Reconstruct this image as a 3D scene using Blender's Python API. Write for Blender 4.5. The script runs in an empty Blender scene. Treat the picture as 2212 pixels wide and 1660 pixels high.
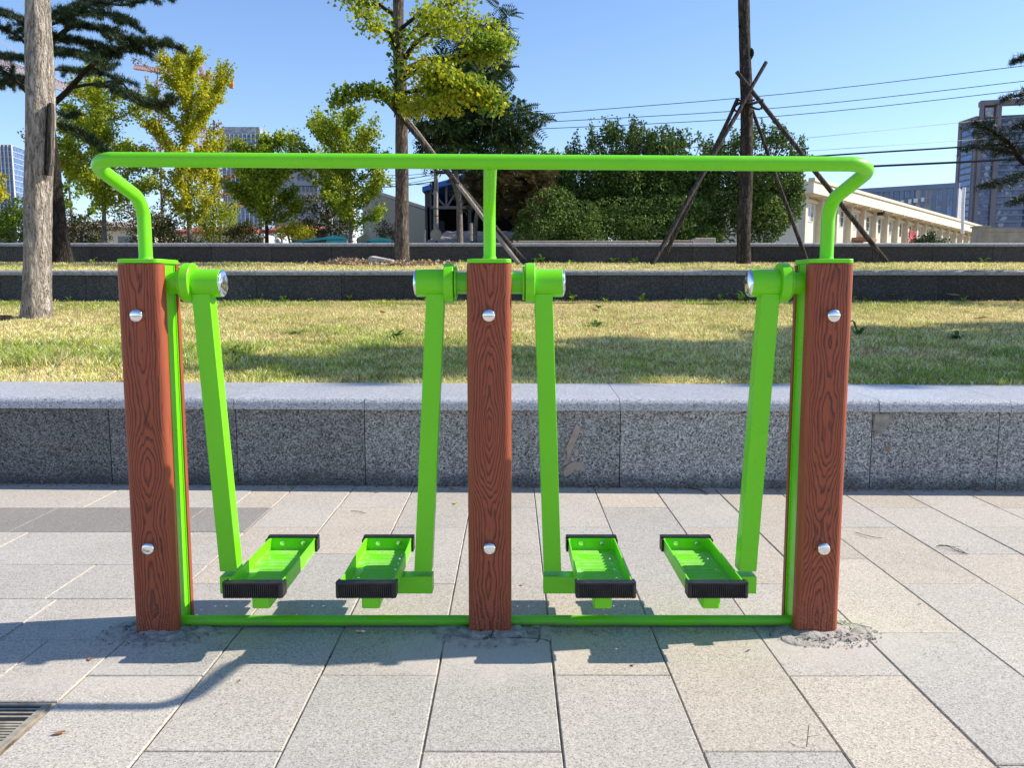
import bpy, bmesh, math, random
import numpy as np
from mathutils import Vector, Matrix, Euler
R = math.radians
random.seed(7); rng = np.random.default_rng(11)
sc = bpy.context.scene
COL = sc.collection

# ---------------------------------------------------------------- camera
F, CX, CY, TH, H = 1800.0, 1106.0, 830.0, R(6.47), 0.975
cd = bpy.data.cameras.new('camera'); cam = bpy.data.objects.new('camera', cd); COL.objects.link(cam)
cam.location = (0, 0, H); cam.rotation_euler = (R(90) - TH, 0, 0)
cd.sensor_width = 36; cd.lens = 36 * F / 2212; cd.clip_end = 4000; cd.clip_start = .05
sc.camera = cam
def ray(px, py):
    x, y = (px - CX) / F, (CY - py) / F
    return Vector((x, math.cos(TH) + y * math.sin(TH), -math.sin(TH) + y * math.cos(TH)))
def at(px, py, Y):
    d = ray(px, py); return Vector((0, 0, H)) + d * (Y / d.y)
def gnd(px, py, z=0.0):
    d = ray(px, py); return Vector((0, 0, H)) + d * ((z - H) / d.z)

# ---------------------------------------------------------------- object helpers
def tag(o, label=None, cat=None, group=None, kind=None):
    if label: o['label'] = label
    if cat: o['category'] = cat
    if group: o['group'] = group
    if kind: o['kind'] = kind
    return o
def thing(name, label, cat, loc=(0, 0, 0), group=None, rz=0):
    o = bpy.data.objects.new(name, None); COL.objects.link(o)
    o.location = loc; o.rotation_euler = (0, 0, rz); o.empty_display_size = .1
    return tag(o, label, cat, group)
def link(name, me, m, parent=None, loc=None, world=False):
    o = bpy.data.objects.new(name, me); COL.objects.link(o)
    if m is not None and len(me.materials) == 0: me.materials.append(m)
    if parent is not None:
        o.parent = parent
        if world: o.location = -Vector(parent.location)
    if loc is not None: o.location = loc
    return o
def bev(o, w=.002, seg=2, ang=35):
    b = o.modifiers.new('bevel', 'BEVEL'); b.width = w; b.segments = seg
    b.limit_method = 'ANGLE'; b.angle_limit = R(ang); return o
class MB:
    def __init__(s): s.v = []; s.f = []
    def add(s, vs, fs):
        n = len(s.v); s.v += [tuple(v) for v in vs]; s.f += [tuple(i + n for i in f) for f in fs]; return s
    def box(s, c, d, M=None):
        c = Vector(c); hx, hy, hz = d[0] / 2, d[1] / 2, d[2] / 2
        vs = [Vector((x, y, z)) for x in (-hx, hx) for y in (-hy, hy) for z in (-hz, hz)]
        if M is not None: vs = [M @ v for v in vs]
        return s.add([v + c for v in vs], [(0, 1, 3, 2), (4, 6, 7, 5), (0, 4, 5, 1), (2, 3, 7, 6), (0, 2, 6, 4), (1, 5, 7, 3)])
    def bb(s, a, b):
        return s.box([(a[i] + b[i]) / 2 for i in range(3)], [abs(b[i] - a[i]) for i in range(3)])
    def prism(s, poly, z0, z1):            # CCW poly in XY
        n = len(poly)
        vs = [(x, y, z0) for x, y in poly] + [(x, y, z1) for x, y in poly]
        return s.add(vs, [tuple(range(n))[::-1], tuple(range(n, 2 * n))] + [(i, (i + 1) % n, n + (i + 1) % n, n + i) for i in range(n)])
    def tube(s, pts, rad, n=12, caps=True, wob=None):
        pts = [Vector(p) for p in pts]; m = len(pts)
        if not hasattr(rad, '__len__'): rad = [rad] * m
        t = [(pts[min(i + 1, m - 1)] - pts[max(i - 1, 0)]).normalized() for i in range(m)]
        a = Vector((0, 0, 1)) if abs(t[0].z) < .9 else Vector((1, 0, 0))
        u = (a - t[0] * a.dot(t[0])).normalized(); vs = []
        for i in range(m):
            u = (u - t[i] * u.dot(t[i])).normalized(); w = t[i].cross(u)
            for k in range(n):
                an = 2 * math.pi * k / n; r = rad[i] * (1 if wob is None else wob(i, k))
                vs.append(pts[i] + u * (math.cos(an) * r) + w * (math.sin(an) * r))
        fs = [(i * n + k, i * n + (k + 1) % n, (i + 1) * n + (k + 1) % n, (i + 1) * n + k) for i in range(m - 1) for k in range(n)]
        if caps: fs += [tuple(range(n))[::-1], tuple(range((m - 1) * n, m * n))]
        return s.add(vs, fs)
    def lathe(s, prof, c=(0, 0, 0), axis='x', sgn=1, n=32):     # prof: (distance along axis, radius)
        vs = []; c = Vector(c)
        for d, r in prof:
            for k in range(n):
                a = 2 * math.pi * k / n; p, q = math.cos(a) * r, math.sin(a) * r
                vs.append(c + (Vector((sgn * d, p, q)) if axis == 'x' else Vector((p, sgn * d, q)) if axis == 'y' else Vector((p, q, sgn * d))))
        m = len(prof)
        fs = [(i * n + k, i * n + (k + 1) % n, (i + 1) * n + (k + 1) % n, (i + 1) * n + k) for i in range(m - 1) for k in range(n)]
        fs += [tuple(range(n))[::-1], tuple(range((m - 1) * n, m * n))]
        return s.add(vs, fs)
    def mesh(s, name, smooth=None):
        me = bpy.data.meshes.new(name); me.from_pydata(s.v, [], s.f)
        b = bmesh.new(); b.from_mesh(me); bmesh.ops.recalc_face_normals(b, faces=b.faces); b.to_mesh(me); b.free()
        if smooth is not None:
            me.shade_smooth(); me.set_sharp_from_angle(angle=R(smooth))
        return me
    def build(s, name, m, parent=None, loc=None, smooth=None, world=False):
        return link(name, s.mesh(name, smooth), m, parent, loc, world)
def rrect(w, d, r, n=5, cx=0, cy=0):
    o = []
    for sx, sy, a0 in ((1, 1, 0), (-1, 1, 90), (-1, -1, 180), (1, -1, 270)):
        for k in range(n + 1):
            a = R(a0 + 90 * k / n); o.append((cx + sx * (w / 2 - r) + r * math.cos(a), cy + sy * (d / 2 - r) + r * math.sin(a)))
    return o
def fillet(pts, rad, n=8):
    pts = [Vector(p) for p in pts]; out = [pts[0]]
    for i in range(1, len(pts) - 1):
        r = rad[i - 1]; a = (pts[i - 1] - pts[i]).normalized(); b = (pts[i + 1] - pts[i]).normalized()
        ang = a.angle(b); t = r / math.tan(ang / 2); bis = (a + b).normalized(); c = pts[i] + bis * (r / math.sin(ang / 2))
        p0 = pts[i] + a * t - c; p1 = pts[i] + b * t - c; tot = p0.angle(p1); ax = p0.cross(p1).normalized()
        for k in range(n + 1): out.append(c + Matrix.Rotation(tot * k / n, 3, ax) @ p0)
    out.append(pts[-1]); return out
def smoothpath(pts, n=6):
    pts = [Vector(p) for p in pts]; out = []
    P = [pts[0] * 2 - pts[1]] + pts + [pts[-1] * 2 - pts[-2]]
    for i in range(1, len(P) - 2):
        for k in range(n):
            t = k / n; a, b, c, d = P[i - 1:i + 3]
            out.append(.5 * ((2 * b) + (c - a) * t + (2 * a - 5 * b + 4 * c - d) * t * t + (3 * b - a - 3 * c + d) * t ** 3))
    out.append(pts[-1]); return out
def npmesh(name, V, faces_idx, k, col=None):
    """V (M,3); faces_idx (Fn,k) uniform polygons; col (M,3) optional"""
    me = bpy.data.meshes.new(name); M_ = len(V); Fn = len(faces_idx)
    me.vertices.add(M_); me.vertices.foreach_set('co', np.ascontiguousarray(V, dtype=np.float32).ravel())
    me.loops.add(Fn * k); me.loops.foreach_set('vertex_index', np.ascontiguousarray(faces_idx, dtype=np.int32).ravel())
    me.polygons.add(Fn); me.polygons.foreach_set('loop_start', np.arange(0, Fn * k, k, dtype=np.int32))
    me.polygons.foreach_set('loop_total', np.full(Fn, k, dtype=np.int32))
    if col is not None:
        a = me.color_attributes.new('tint', 'FLOAT_COLOR', 'POINT')
        a.data.foreach_set('color', np.concatenate([col, np.ones((M_, 1))], 1).astype(np.float32).ravel())
    me.update(calc_edges=True); return me
def leafmesh(name, C, size, tv, tf, frame=None, col=None, flat=0.0):
    """instances of a small template at centres C. tv (k,3), tf list of equal-length faces; frame: (N,3) main directions for template x"""
    C = np.asarray(C, float); N = len(C)
    if not hasattr(size, '__len__'): size = np.full(N, size) * rng.uniform(.7, 1.3, N)
    u = rng.normal(size=(N, 3)) if frame is None else np.asarray(frame, float)
    u /= np.linalg.norm(u, axis=1, keepdims=True) + 1e-9
    q = rng.normal(size=(N, 3))
    if flat: q = q * (1 - flat) + np.array([0, 0, 1.]) * flat * 2
    w = q - u * (q * u).sum(1, keepdims=True); w /= np.linalg.norm(w, axis=1, keepdims=True) + 1e-9
    v = np.cross(w, u)
    tv = np.asarray(tv, float)
    V = C[:, None, :] + size[:, None, None] * (tv[None, :, 0, None] * u[:, None] + tv[None, :, 1, None] * v[:, None] + tv[None, :, 2, None] * w[:, None])
    tf = np.asarray(tf); k = len(tv)
    Fi = (tf[None] + (np.arange(N) * k)[:, None, None]).reshape(-1, tf.shape[1])
    c = None if col is None else np.repeat(col, k, axis=0)
    return npmesh(name, V.reshape(-1, 3), Fi, tf.shape[1], c)
def vnoise(x, y, s=1.0, seed=0):
    x = np.asarray(x) * s + 100.3; y = np.asarray(y) * s + 57.7
    g = np.random.default_rng(seed).random((256, 256))
    xi = np.floor(x).astype(int); yi = np.floor(y).astype(int); fx = x - xi; fy = y - yi
    fx = fx * fx * (3 - 2 * fx); fy = fy * fy * (3 - 2 * fy)
    a = g[xi % 256, yi % 256]; b = g[(xi + 1) % 256, yi % 256]; c = g[xi % 256, (yi + 1) % 256]; d = g[(xi + 1) % 256, (yi + 1) % 256]
    return (a * (1 - fx) + b * fx) * (1 - fy) + (c * (1 - fx) + d * fx) * fy
def fnoise(x, y, s=1.0, seed=0):
    return (vnoise(x, y, s, seed) + .5 * vnoise(x, y, s * 2.1, seed + 1) + .25 * vnoise(x, y, s * 4.3, seed + 2)) / 1.75

# ---------------------------------------------------------------- material helpers
class NT:
    def __init__(s, name, rough=.6, spec=.5):
        s.m = bpy.data.materials.new(name); s.m.use_nodes = True; s.t = s.m.node_tree
        s.b = s.t.nodes['Principled BSDF']; s.out = s.t.nodes['Material Output']
        s.b.inputs['Roughness'].default_value = rough; s.b.inputs['Specular IOR Level'].default_value = spec
    def n(s, ty, _in=None, **kw):
        nd = s.t.nodes.new(ty)
        for k, v in kw.items(): setattr(nd, k, v)
        if _in:
            for k, v in _in.items(): s.set(nd.inputs[k], v)
        return nd
    def set(s, sock, v):
        if isinstance(v, bpy.types.Node): v = v.outputs[0]
        if isinstance(v, bpy.types.NodeSocket): s.t.links.new(v, sock)
        else:
            if isinstance(v, (tuple, list)) and len(v) == 3 and sock.type == 'RGBA': v = (*v, 1)
            sock.default_value = v
    def base(s, v): s.set(s.b.inputs['Base Color'], v); return s
    def inp(s, k, v): s.set(s.b.inputs[k], v); return s
    def obj(s): return s.n('ShaderNodeTexCoord').outputs['Object']
    def noise(s, vec, scale, detail=3, rough=.5, dist=0, out=0):
        return s.n('ShaderNodeTexNoise', {'Vector': vec, 'Scale': scale, 'Detail': detail, 'Roughness': rough, 'Distortion': dist}).outputs[out]
    def voro(s, vec, scale, feat='F1', out='Distance', rnd=1):
        return s.n('ShaderNodeTexVoronoi', {'Vector': vec, 'Scale': scale, 'Randomness': rnd}, feature=feat).outputs[out]
    def math(s, op, a, b=0, c=0):
        nd = s.n('ShaderNodeMath', operation=op); s.set(nd.inputs[0], a); s.set(nd.inputs[1], b); s.set(nd.inputs[2], c); return nd.outputs[0]
    def ramp(s, fac, stops, interp='LINEAR'):
        nd = s.n('ShaderNodeValToRGB'); cr = nd.color_ramp; cr.interpolation = interp
        while len(cr.elements) < len(stops): cr.elements.new(.5)
        for e, (p, c) in zip(cr.elements, stops):
            e.position = p; e.color = (*c, 1) if len(c) == 3 else c
        s.set(nd.inputs[0], fac); return nd.outputs[0]
    def g(s, fac, a, b): return s.ramp(fac, [(a, (0, 0, 0)), (b, (1, 1, 1))])
    def mix(s, f, a, b, mode='MIX'):
        nd = s.n('ShaderNodeMix', data_type='RGBA', blend_type=mode)
        s.set(nd.inputs[0], f); s.set(nd.inputs[6], a); s.set(nd.inputs[7], b); return nd.outputs[2]
    def map(s, vec, sc=(1, 1, 1), loc=(0, 0, 0), rot=(0, 0, 0)):
        return s.n('ShaderNodeMapping', {'Vector': vec, 'Scale': sc, 'Location': loc, 'Rotation': rot}).outputs[0]
    def attr(s, name='tint'): return s.n('ShaderNodeAttribute', attribute_name=name).outputs['Color']
    def bump(s, h, dist=.001, strength=1.0):
        nd = s.n('ShaderNodeBump', {'Height': h, 'Distance': dist, 'Strength': strength}); s.set(s.b.inputs['Normal'], nd); return s
def plain(name, c, rough=.6, metal=0, var=.12, scale=6, spec=.5):
    t = NT(name, rough, spec); v = t.obj(); nz = t.noise(v, scale, 4)
    lo = tuple(x * (1 - var) for x in c); hi = tuple(min(1, x * (1 + var)) for x in c)
    t.base(t.ramp(nz, [(.3, lo), (.7, hi)])); t.inp('Metallic', metal); return t.m
def leafmat(name, cols, trans=.35, rough=.55):
    t = NT(name, rough, .3)
    g = t.n('ShaderNodeNewGeometry').outputs['Random Per Island']
    c = t.ramp(g, [(i / max(1, len(cols) - 1), k) for i, k in enumerate(cols)])
    big = t.noise(t.obj(), 1.3, 2); c = t.mix(t.g(big, .35, .7), c, t.mix(.6, c, cols[0]))
    t.base(c)
    tr = t.n('ShaderNodeBsdfTranslucent', {'Color': c}); mx = t.n('ShaderNodeMixShader', {0: trans})
    t.t.links.new(t.b.outputs[0], mx.inputs[1]); t.t.links.new(tr.outputs[0], mx.inputs[2]); t.t.links.new(mx.outputs[0], t.out.inputs[0])
    return t.m
# ---------------------------------------------------------------- materials
M = {}
def mk_paint():
    t = NT('green_paint', .3, .5); v = t.obj()
    nz = t.noise(v, 3, 3); c = t.ramp(nz, [(.3, (.155, .62, .002)), (.7, (.18, .68, .004))])
    dirt = t.g(t.noise(v, 22, 6, .7), .60, .72)
    z = t.n('ShaderNodeSeparateXYZ', {0: v}).outputs[2]
    spot = t.g(t.noise(v, 75, 3, .5), .73, .76); c = t.mix(t.math('MULTIPLY', dirt, .14), c, (.20, .18, .12)); c = t.mix(t.math('MULTIPLY', spot, .45), c, (.10, .14, .03)); t.base(c)
    t.inp('Roughness', t.ramp(t.noise(v, 30, 4), [(.3, (.26,) * 3), (.7, (.44,) * 3)]))
    t.bump(t.noise(v, 60, 3), .0006, .5); return t.m
M['green'] = mk_paint()
def mk_tray():
    t = NT('dusty_green_paint', .45, .4); v = t.obj()
    c = t.ramp(t.noise(v, 12, 3), [(.3, (.155, .62, .004)), (.7, (.19, .68, .008))]); z = t.n('ShaderNodeSeparateXYZ', {0: v}).outputs[2]
    low = t.g(t.math('SUBTRACT', .176, z), 0, .010); d = t.g(t.noise(v, 26, 6, .7), .42, .62)
    c = t.mix(t.math('MULTIPLY', t.math('MULTIPLY', low, d), .42), c, (.46, .44, .30))
    sp = t.g(t.noise(v, 120, 3, .5), .68, .72); c = t.mix(t.math('MULTIPLY', sp, .5), c, (.16, .12, .06)); t.base(c)
    t.bump(t.noise(v, 60, 3), .0006, .5); return t.m
M['tray'] = mk_tray()
def mk_rail():
    t = NT('green_paint_scuffed', .35, .5); v = t.obj()
    c = t.ramp(t.noise(v, 3, 3), [(.3, (.12, .50, .006)), (.7, (.14, .56, .008))])
    d = t.g(t.noise(v, 14, 8, .75), .52, .62); z = t.n('ShaderNodeSeparateXYZ', {0: v}).outputs[2]
    low = t.g(t.math('SUBTRACT', t.math('MULTIPLY', t.noise(v, 9, 4), .03), z), -.002, .012)
    c = t.mix(t.math('MULTIPLY', t.math('ADD', low, t.math('MULTIPLY', d, .25)), .7), c, (.20, .17, .13)); t.base(c)
    t.bump(t.noise(v, 40, 4), .001, .5); return t.m
M['rail'] = mk_rail()
def mk_wood():
    t = NT('embossed_wood', .52, .4)
    v = t.obj(); rnd = t.n('ShaderNodeObjectInfo').outputs['Random']
    sep = t.n('ShaderNodeSeparateXYZ', {0: v}); x, y, z = sep.outputs
    zo = t.math('ADD', z, t.math('MULTIPLY', rnd, 37.0))
    zv = t.n('ShaderNodeCombineXYZ', {2: zo}).outputs[0]
    xzv = t.n('ShaderNodeCombineXYZ', {0: x, 2: zo}).outputs[0]
    d = t.math('MULTIPLY', t.math('MAXIMUM', t.math('SUBTRACT', t.noise(zv, 1.7, 2.5, .45), .34), 0.0), .20)                       # pith distance wanders along z
    jag = t.math('MULTIPLY', t.math('SUBTRACT', t.noise(t.map(xzv, (70, 1, 14)), 1.0, 3), .5), .007)
    wx = t.math('MULTIPLY', t.math('SUBTRACT', t.noise(zv, 2.3, 2), .5), .03)
    xx = t.math('ADD', x, wx)
    dd = t.math('ADD', d, jag)
    r = t.math('POWER', t.math('ADD', t.math('POWER', t.math('MULTIPLY', t.math('ABSOLUTE', xx), .86), 1.6), t.math('POWER', t.math('MAXIMUM', dd, .0002), 1.6)), .625)
    r = t.math('ADD', r, t.math('MULTIPLY', t.noise(t.map(xzv, (1, 1, .22)), 26, 3), .016))
    fr = t.math('FRACT', t.math('MULTIPLY', r, 200.0))
    line = t.ramp(fr, [(0, (0, 0, 0)), (.50, (0, 0, 0)), (.84, (.9, .9, .9)), (.93, (.9, .9, .9)), (1, (0, 0, 0))])
    brk = t.g(t.noise(t.map(xzv, (120, 1, 14)), 1.0, 3), .25, .5)
    line = t.math('MULTIPLY', line, t.math('ADD', t.math('MULTIPLY', brk, .35), .65))
    edge = t.g(t.math('ABSOLUTE', x), .0445, .053)                                 # smooth unembossed rounded edges
    line = t.math('MULTIPLY', line, t.math('SUBTRACT', 1.0, edge))
    fine = t.noise(t.map(xzv, (260, 1, 9)), 1.0, 3)
    c = t.mix(t.g(fine, .3, .75), (.275, .058, .024), (.36, .086, .034))
    c = t.mix(line, c, (.088, .018, .010))
    dirt = t.math('MULTIPLY', t.g(t.noise(v, 190, 4, .7), .56, .66), t.g(t.math('SUBTRACT', .16, z), 0, .10))
    c = t.mix(t.math('MULTIPLY', dirt, .45), c, (.35, .30, .26)); t.base(c)
    t.bump(t.math('SUBTRACT', t.math('MULTIPLY', fine, .25), line), .0011, .9); return t.m
M['wood'] = mk_wood()
def mk_metal(name, c, rough):
    t = NT(name, rough); t.inp('Metallic', 1.0); v = t.obj()
    t.base(t.ramp(t.noise(v, 40, 4), [(.3, tuple(k * .85 for k in c)), (.7, c)]))
    t.inp('Roughness', t.ramp(t.noise(v, 60, 5), [(.3, (rough * .7,) * 3), (.7, (rough * 1.5,) * 3)])); return t.m
M['chrome'] = mk_metal('polished_steel', (.86, .87, .88), .09)
def mk_film():
    t = NT('chrome_film', .18); t.inp('Metallic', 1.0); v = t.obj()
    t.base((.78, .80, .84)); w = t.n('ShaderNodeTexWave', {'Vector': t.map(v, rot=(0, .5, .8)), 'Scale': 7, 'Distortion': 5, 'Detail': 1, 'Detail Scale': 1.0}).outputs[0]
    t.bump(w, .006, .8); return t.m
M['film'] = mk_film()
def mk_rubber():
    t = NT('black_rubber', .5, .4); v = t.obj()
    t.base(t.ramp(t.noise(v, 30, 5, .6), [(.45, (.008, .008, .009)), (.75, (.03, .03, .032))]))
    t.bump(t.noise(v, 120, 3), .0006, .6); return t.m
M['rubber'] = mk_rubber()
def granite(name, scale, lo, mid, hi, rough=.75, bump=.0006, tint=False, stain=None, joint=None):
    t = NT(name, rough, .35); v = t.obj()
    w = t.n('ShaderNodeVectorMath', operation='ADD'); t.set(w.inputs[0], v)
    wn = t.n('ShaderNodeTexNoise', {'Vector': v, 'Scale': scale * .6}).outputs[1]
    w2 = t.n('ShaderNodeVectorMath', operation='SCALE'); t.set(w2.inputs[0], wn); w2.inputs['Scale'].default_value = 1.6 / scale; t.set(w.inputs[1], w2)
    cell = t.voro(w.outputs[0], scale, out='Color')
    cellv = t.n('ShaderNodeSeparateColor', {0: cell}).outputs[0]
    fine = t.noise(v, scale * 1.7, 2, .6)
    k = t.math('ADD', t.math('MULTIPLY', cellv, .6), t.math('MULTIPLY', fine, .4))
    c = t.ramp(k, [(.22, lo), (.36, mid), (.55, mid), (.72, hi)])
    big = t.noise(v, 2.2, 5, .6); c = t.mix(t.g(big, .25, .8), t.mix(.12, c, (0, 0, 0)), c)
    if tint: c = t.mix(1.0, c, t.attr(), 'MULTIPLY')
    if stain: c = stain(t, v, c)
    t.base(c); t.bump(t.math('ADD', cellv, t.math('MULTIPLY', t.noise(v, 40, 5), 1.5)), bump, .8); return t.m
def pave_stain(t, v, c):
    sx, sy, sz = t.n('ShaderNodeSeparateXYZ', {0: v}).outputs; nz_ = t.noise(v, 9, 6, .65)
    for cx, cy, rx, ry, am in ((-1.0, 2.36, .34, .24, .55), (-.04, 2.17, .36, .22, .6), (.93, 2.22, .30, .20, .5), (-1.05, 2.0, .3, .12, .4)):
        a = t.math('DIVIDE', t.math('SUBTRACT', sx, cx), rx); b = t.math('DIVIDE', t.math('SUBTRACT', sy, cy), ry)
        r = t.math('SQRT', t.math('ADD', t.math('MULTIPLY', a, a), t.math('MULTIPLY', b, b)))
        r = t.math('ADD', r, t.math('MULTIPLY', t.math('SUBTRACT', nz_, .5), 1.6))
        c = t.mix(t.math('MULTIPLY', t.math('SUBTRACT', 1.0, t.g(r, .45, 1.0)), am), c, (.55, .49, .43))
    s = t.g(t.noise(v, 5.5, 6, .65), .60, .74); c = t.mix(t.math('MULTIPLY', s, .22), c, (.34, .25, .15))
    s = t.g(t.noise(t.map(v, loc=(3, 8, 1)), 1.7, 6, .6), .55, .75); c = t.mix(t.math('MULTIPLY', s, .18), c, (.16, .16, .15))
    s = t.g(t.noise(t.map(v, loc=(7, 1, 1)), 46, 2, .5), .76, .79); c = t.mix(t.math('MULTIPLY', s, .65), c, (.09, .075, .06))
    return c
M['paving'] = granite('paving_granite', 310, (.27, .25, .225), (.50, .46, .405), (.64, .60, .54), tint=True, stain=pave_stain)
def wall_stain(t, v, c):
    z = t.n('ShaderNodeSeparateXYZ', {0: v}).outputs[2]
    n = t.noise(v, 5, 5, .6)
    st = t.g(t.noise(t.map(v, (7, 7, .5)), 1.0, 5, .6), .52, .72); c = t.mix(t.math('MULTIPLY', st, .38), c, (.055, .055, .052))
    damp = t.g(t.math('SUBTRACT', t.math('MULTIPLY', n, .16), z), -.02, .05); c = t.mix(t.math('MULTIPLY', damp, .6), c, (.05, .05, .048))
    pale = t.g(t.noise(t.map(v, loc=(5, 2, 0)), 2.6, 6, .62), .60, .78); return t.mix(t.math('MULTIPLY', pale, .25), c, (.30, .29, .28))
M['wallgranite'] = granite('wall_granite', 165, (.035, .035, .035), (.25, .245, .235), (.54, .53, .515), tint=True, stain=wall_stain)
M['wallcap'] = granite('coping_granite', 230, (.13, .13, .135), (.44, .44, .45), (.62, .62, .63), rough=.36, bump=.0003, tint=True)
def far_stain(t, v, c):
    n = t.g(t.noise(t.map(v, (1, 1, .5)), 1.6, 6, .65), .35, .75); return t.mix(t.math('MULTIPLY', n, .5), c, (.03, .03, .032))
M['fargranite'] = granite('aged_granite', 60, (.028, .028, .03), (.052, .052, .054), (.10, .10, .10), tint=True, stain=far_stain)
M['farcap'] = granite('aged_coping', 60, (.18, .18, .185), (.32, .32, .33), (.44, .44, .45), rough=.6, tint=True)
def mk_sand():
    t = NT('joint_sand', .95, .1); v = t.obj()
    c = t.ramp(t.noise(v, 6, 5, .6), [(.36, (.06, .045, .03)), (.46, (.28, .20, .13)), (.60, (.52, .44, .34))]); t.base(c)
    t.bump(t.noise(v, 150, 4), .002); return t.m
M['sand'] = mk_sand()
def mk_mortar():
    t = NT('rough_mortar', .92, .15); v = t.obj()
    c = t.ramp(t.noise(v, 34, 7, .75), [(.30, (.16, .145, .13)), (.46, (.40, .365, .325)), (.70, (.56, .51, .46))])
    cr = t.g(t.voro(t.map(v), 9, 'DISTANCE_TO_EDGE'), 0, .035); c = t.mix(t.math('MULTIPLY', t.math('SUBTRACT', 1, cr), t.g(t.noise(v, 7, 3), .5, .6)), c, (.05, .045, .04))
    t.base(c); t.bump(t.noise(v, 55, 7, .7), .009, 1); return t.m
M['mortar'] = mk_mortar()
def mk_soil():
    t = NT('lawn_soil', .95, .1); v = t.obj()
    c = t.mix(t.g(t.noise(v, 60, 5, .7), .3, .7), t.mix(.70, t.attr(), (.06, .045, .02)), t.mix(.30, t.attr(), (.10, .075, .035))); t.base(c)
    t.bump(t.noise(v, 45, 6, .7), .02); return t.m
M['soil'] = mk_soil()
def mk_grass():
    t = NT('grass_blades', .6, .25); a = t.attr(); t.base(a)
    tr = t.n('ShaderNodeBsdfTranslucent', {'Color': a}); mx = t.n('ShaderNodeMixShader', {0: .35})
    t.t.links.new(t.b.outputs[0], mx.inputs[1]); t.t.links.new(tr.outputs[0], mx.inputs[2]); t.t.links.new(mx.outputs[0], t.out.inputs[0]); return t.m
M['grass'] = mk_grass()
def bark(name, lo, mid, hi, sc=18, dist=.012, zs=.22):
    t = NT(name, .9, .15); v = t.obj(); w = t.map(v, (1, 1, zs))
    wob = t.n('ShaderNodeTexNoise', {'Vector': w, 'Scale': sc * .5, 'Detail': 3}).outputs[1]
    ad = t.n('ShaderNodeVectorMath', operation='MULTIPLY_ADD'); t.set(ad.inputs[0], wob); ad.inputs[1].default_value = (1.6 / sc,) * 3; t.set(ad.inputs[2], w)
    n1 = t.noise(ad.outputs[0], sc, 5, .62); r1 = t.math('ABSOLUTE', t.math('SUBTRACT', n1, .5))
    n2 = t.noise(ad.outputs[0], sc * 2.3, 4, .6); r2 = t.math('ABSOLUTE', t.math('SUBTRACT', n2, .5))
    k = t.math('ADD', t.g(r1, 0, .11), t.math('MULTIPLY', t.g(r2, 0, .12), .45))
    fine = t.noise(t.map(v, (1, 1, .5)), sc * 6, 4, .7)
    c = t.ramp(t.math('ADD', t.math('MULTIPLY', k, .55), t.math('MULTIPLY', fine, .3)), [(.16, lo), (.42, mid), (.85, hi)])
    pat = t.g(t.noise(v, 1.6, 3), .35, .7); c = t.mix(t.math('MULTIPLY', pat, .35), c, mid)
    t.base(c); t.bump(t.math('ADD', k, t.math('MULTIPLY', fine, .3)), dist, 1); return t.m
M['bark_pale'] = bark('pale_bark', (.09, .065, .05), (.50, .43, .355), (.70, .62, .53), 15, .035)
M['bark_brown'] = bark('brown_bark', (.03, .02, .015), (.13, .10, .08), (.27, .22, .18), 22, .016)
M['bark_dark'] = bark('dark_bark', (.008, .007, .006), (.03, .025, .021), (.075, .064, .055), 22, .016)
M['bark_grey'] = bark('grey_bark', (.07, .055, .045), (.20, .165, .14), (.32, .28, .245), 20, .01)
M['pole_wood'] = bark('weathered_pole', (.015, .012, .010), (.055, .045, .04), (.16, .14, .125), 26, .008, .06)
M['pole_pale'] = bark('peeled_pole', (.14, .11, .085), (.33, .28, .235), (.46, .41, .36), 26, .006, .06)
M['bark_slat'] = bark('loose_bark', (.02, .015, .012), (.10, .085, .072), (.22, .195, .17), 40, .008, .04)
M['leaf_ginkgo'] = leafmat('ginkgo_leaf', [(.19, .26, .014), (.34, .42, .02), (.50, .55, .03), (.66, .64, .04)], .5)
M['leaf_yellow'] = leafmat('yellow_leaf', [(.30, .33, .014), (.55, .54, .02), (.74, .67, .03), (.84, .70, .05)], .5)
M['leaf_green'] = leafmat('green_leaf', [(.08, .17, .016), (.16, .28, .025), (.27, .40, .035), (.40, .50, .06)], .45)
M['leaf_mid'] = leafmat('mid_green_leaf', [(.045, .095, .02), (.09, .165, .03), (.16, .25, .04), (.28, .36, .07)], .22, .75)
M['bark_mid'] = bark('dark_brown_bark', (.012, .010, .008), (.055, .044, .036), (.15, .125, .105), 22, .016)
M['leaf_dark'] = leafmat('dark_leaf', [(.014, .035, .010), (.03, .065, .016), (.055, .10, .022), (.12, .18, .04)], .18, .7)
M['leaf_dull'] = leafmat('dull_leaf', [(.05, .06, .018), (.09, .10, .03), (.15, .15, .04), (.22, .17, .07)], .22)
M['leaf_bronze'] = leafmat('bronze_leaf', [(.06, .055, .02), (.11, .09, .03), (.18, .14, .05)], .22)
M['leaf_pink'] = leafmat('faded_leaf', [(.30, .22, .16), (.38, .30, .2), (.3, .27, .12)], .3)
M['leaf_orange'] = leafmat('orange_leaf', [(.30, .16, .05), (.40, .25, .06), (.22, .2, .05)], .3)
M['needle'] = leafmat('cedar_needles', [(.010, .026, .008), (.02, .045, .012), (.035, .065, .015), (.065, .10, .022)], .08, .5)
M['needle2'] = leafmat('blue_cedar_needles', [(.02, .04, .026), (.035, .062, .036), (.06, .09, .045)], .1, .5)
M['weed'] = leafmat('weed_leaf', [(.04, .10, .015), (.07, .17, .02), (.11, .22, .035)], .3)
M['dryleaf'] = leafmat('dry_leaf', [(.24, .11, .05), (.36, .18, .08), (.45, .30, .13)], .2)
M['paleleaf'] = leafmat('pale_dry_leaf', [(.45, .36, .24), (.58, .50, .36)], .2)
M['twig'] = plain('twig', (.10, .065, .04), .85)
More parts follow.
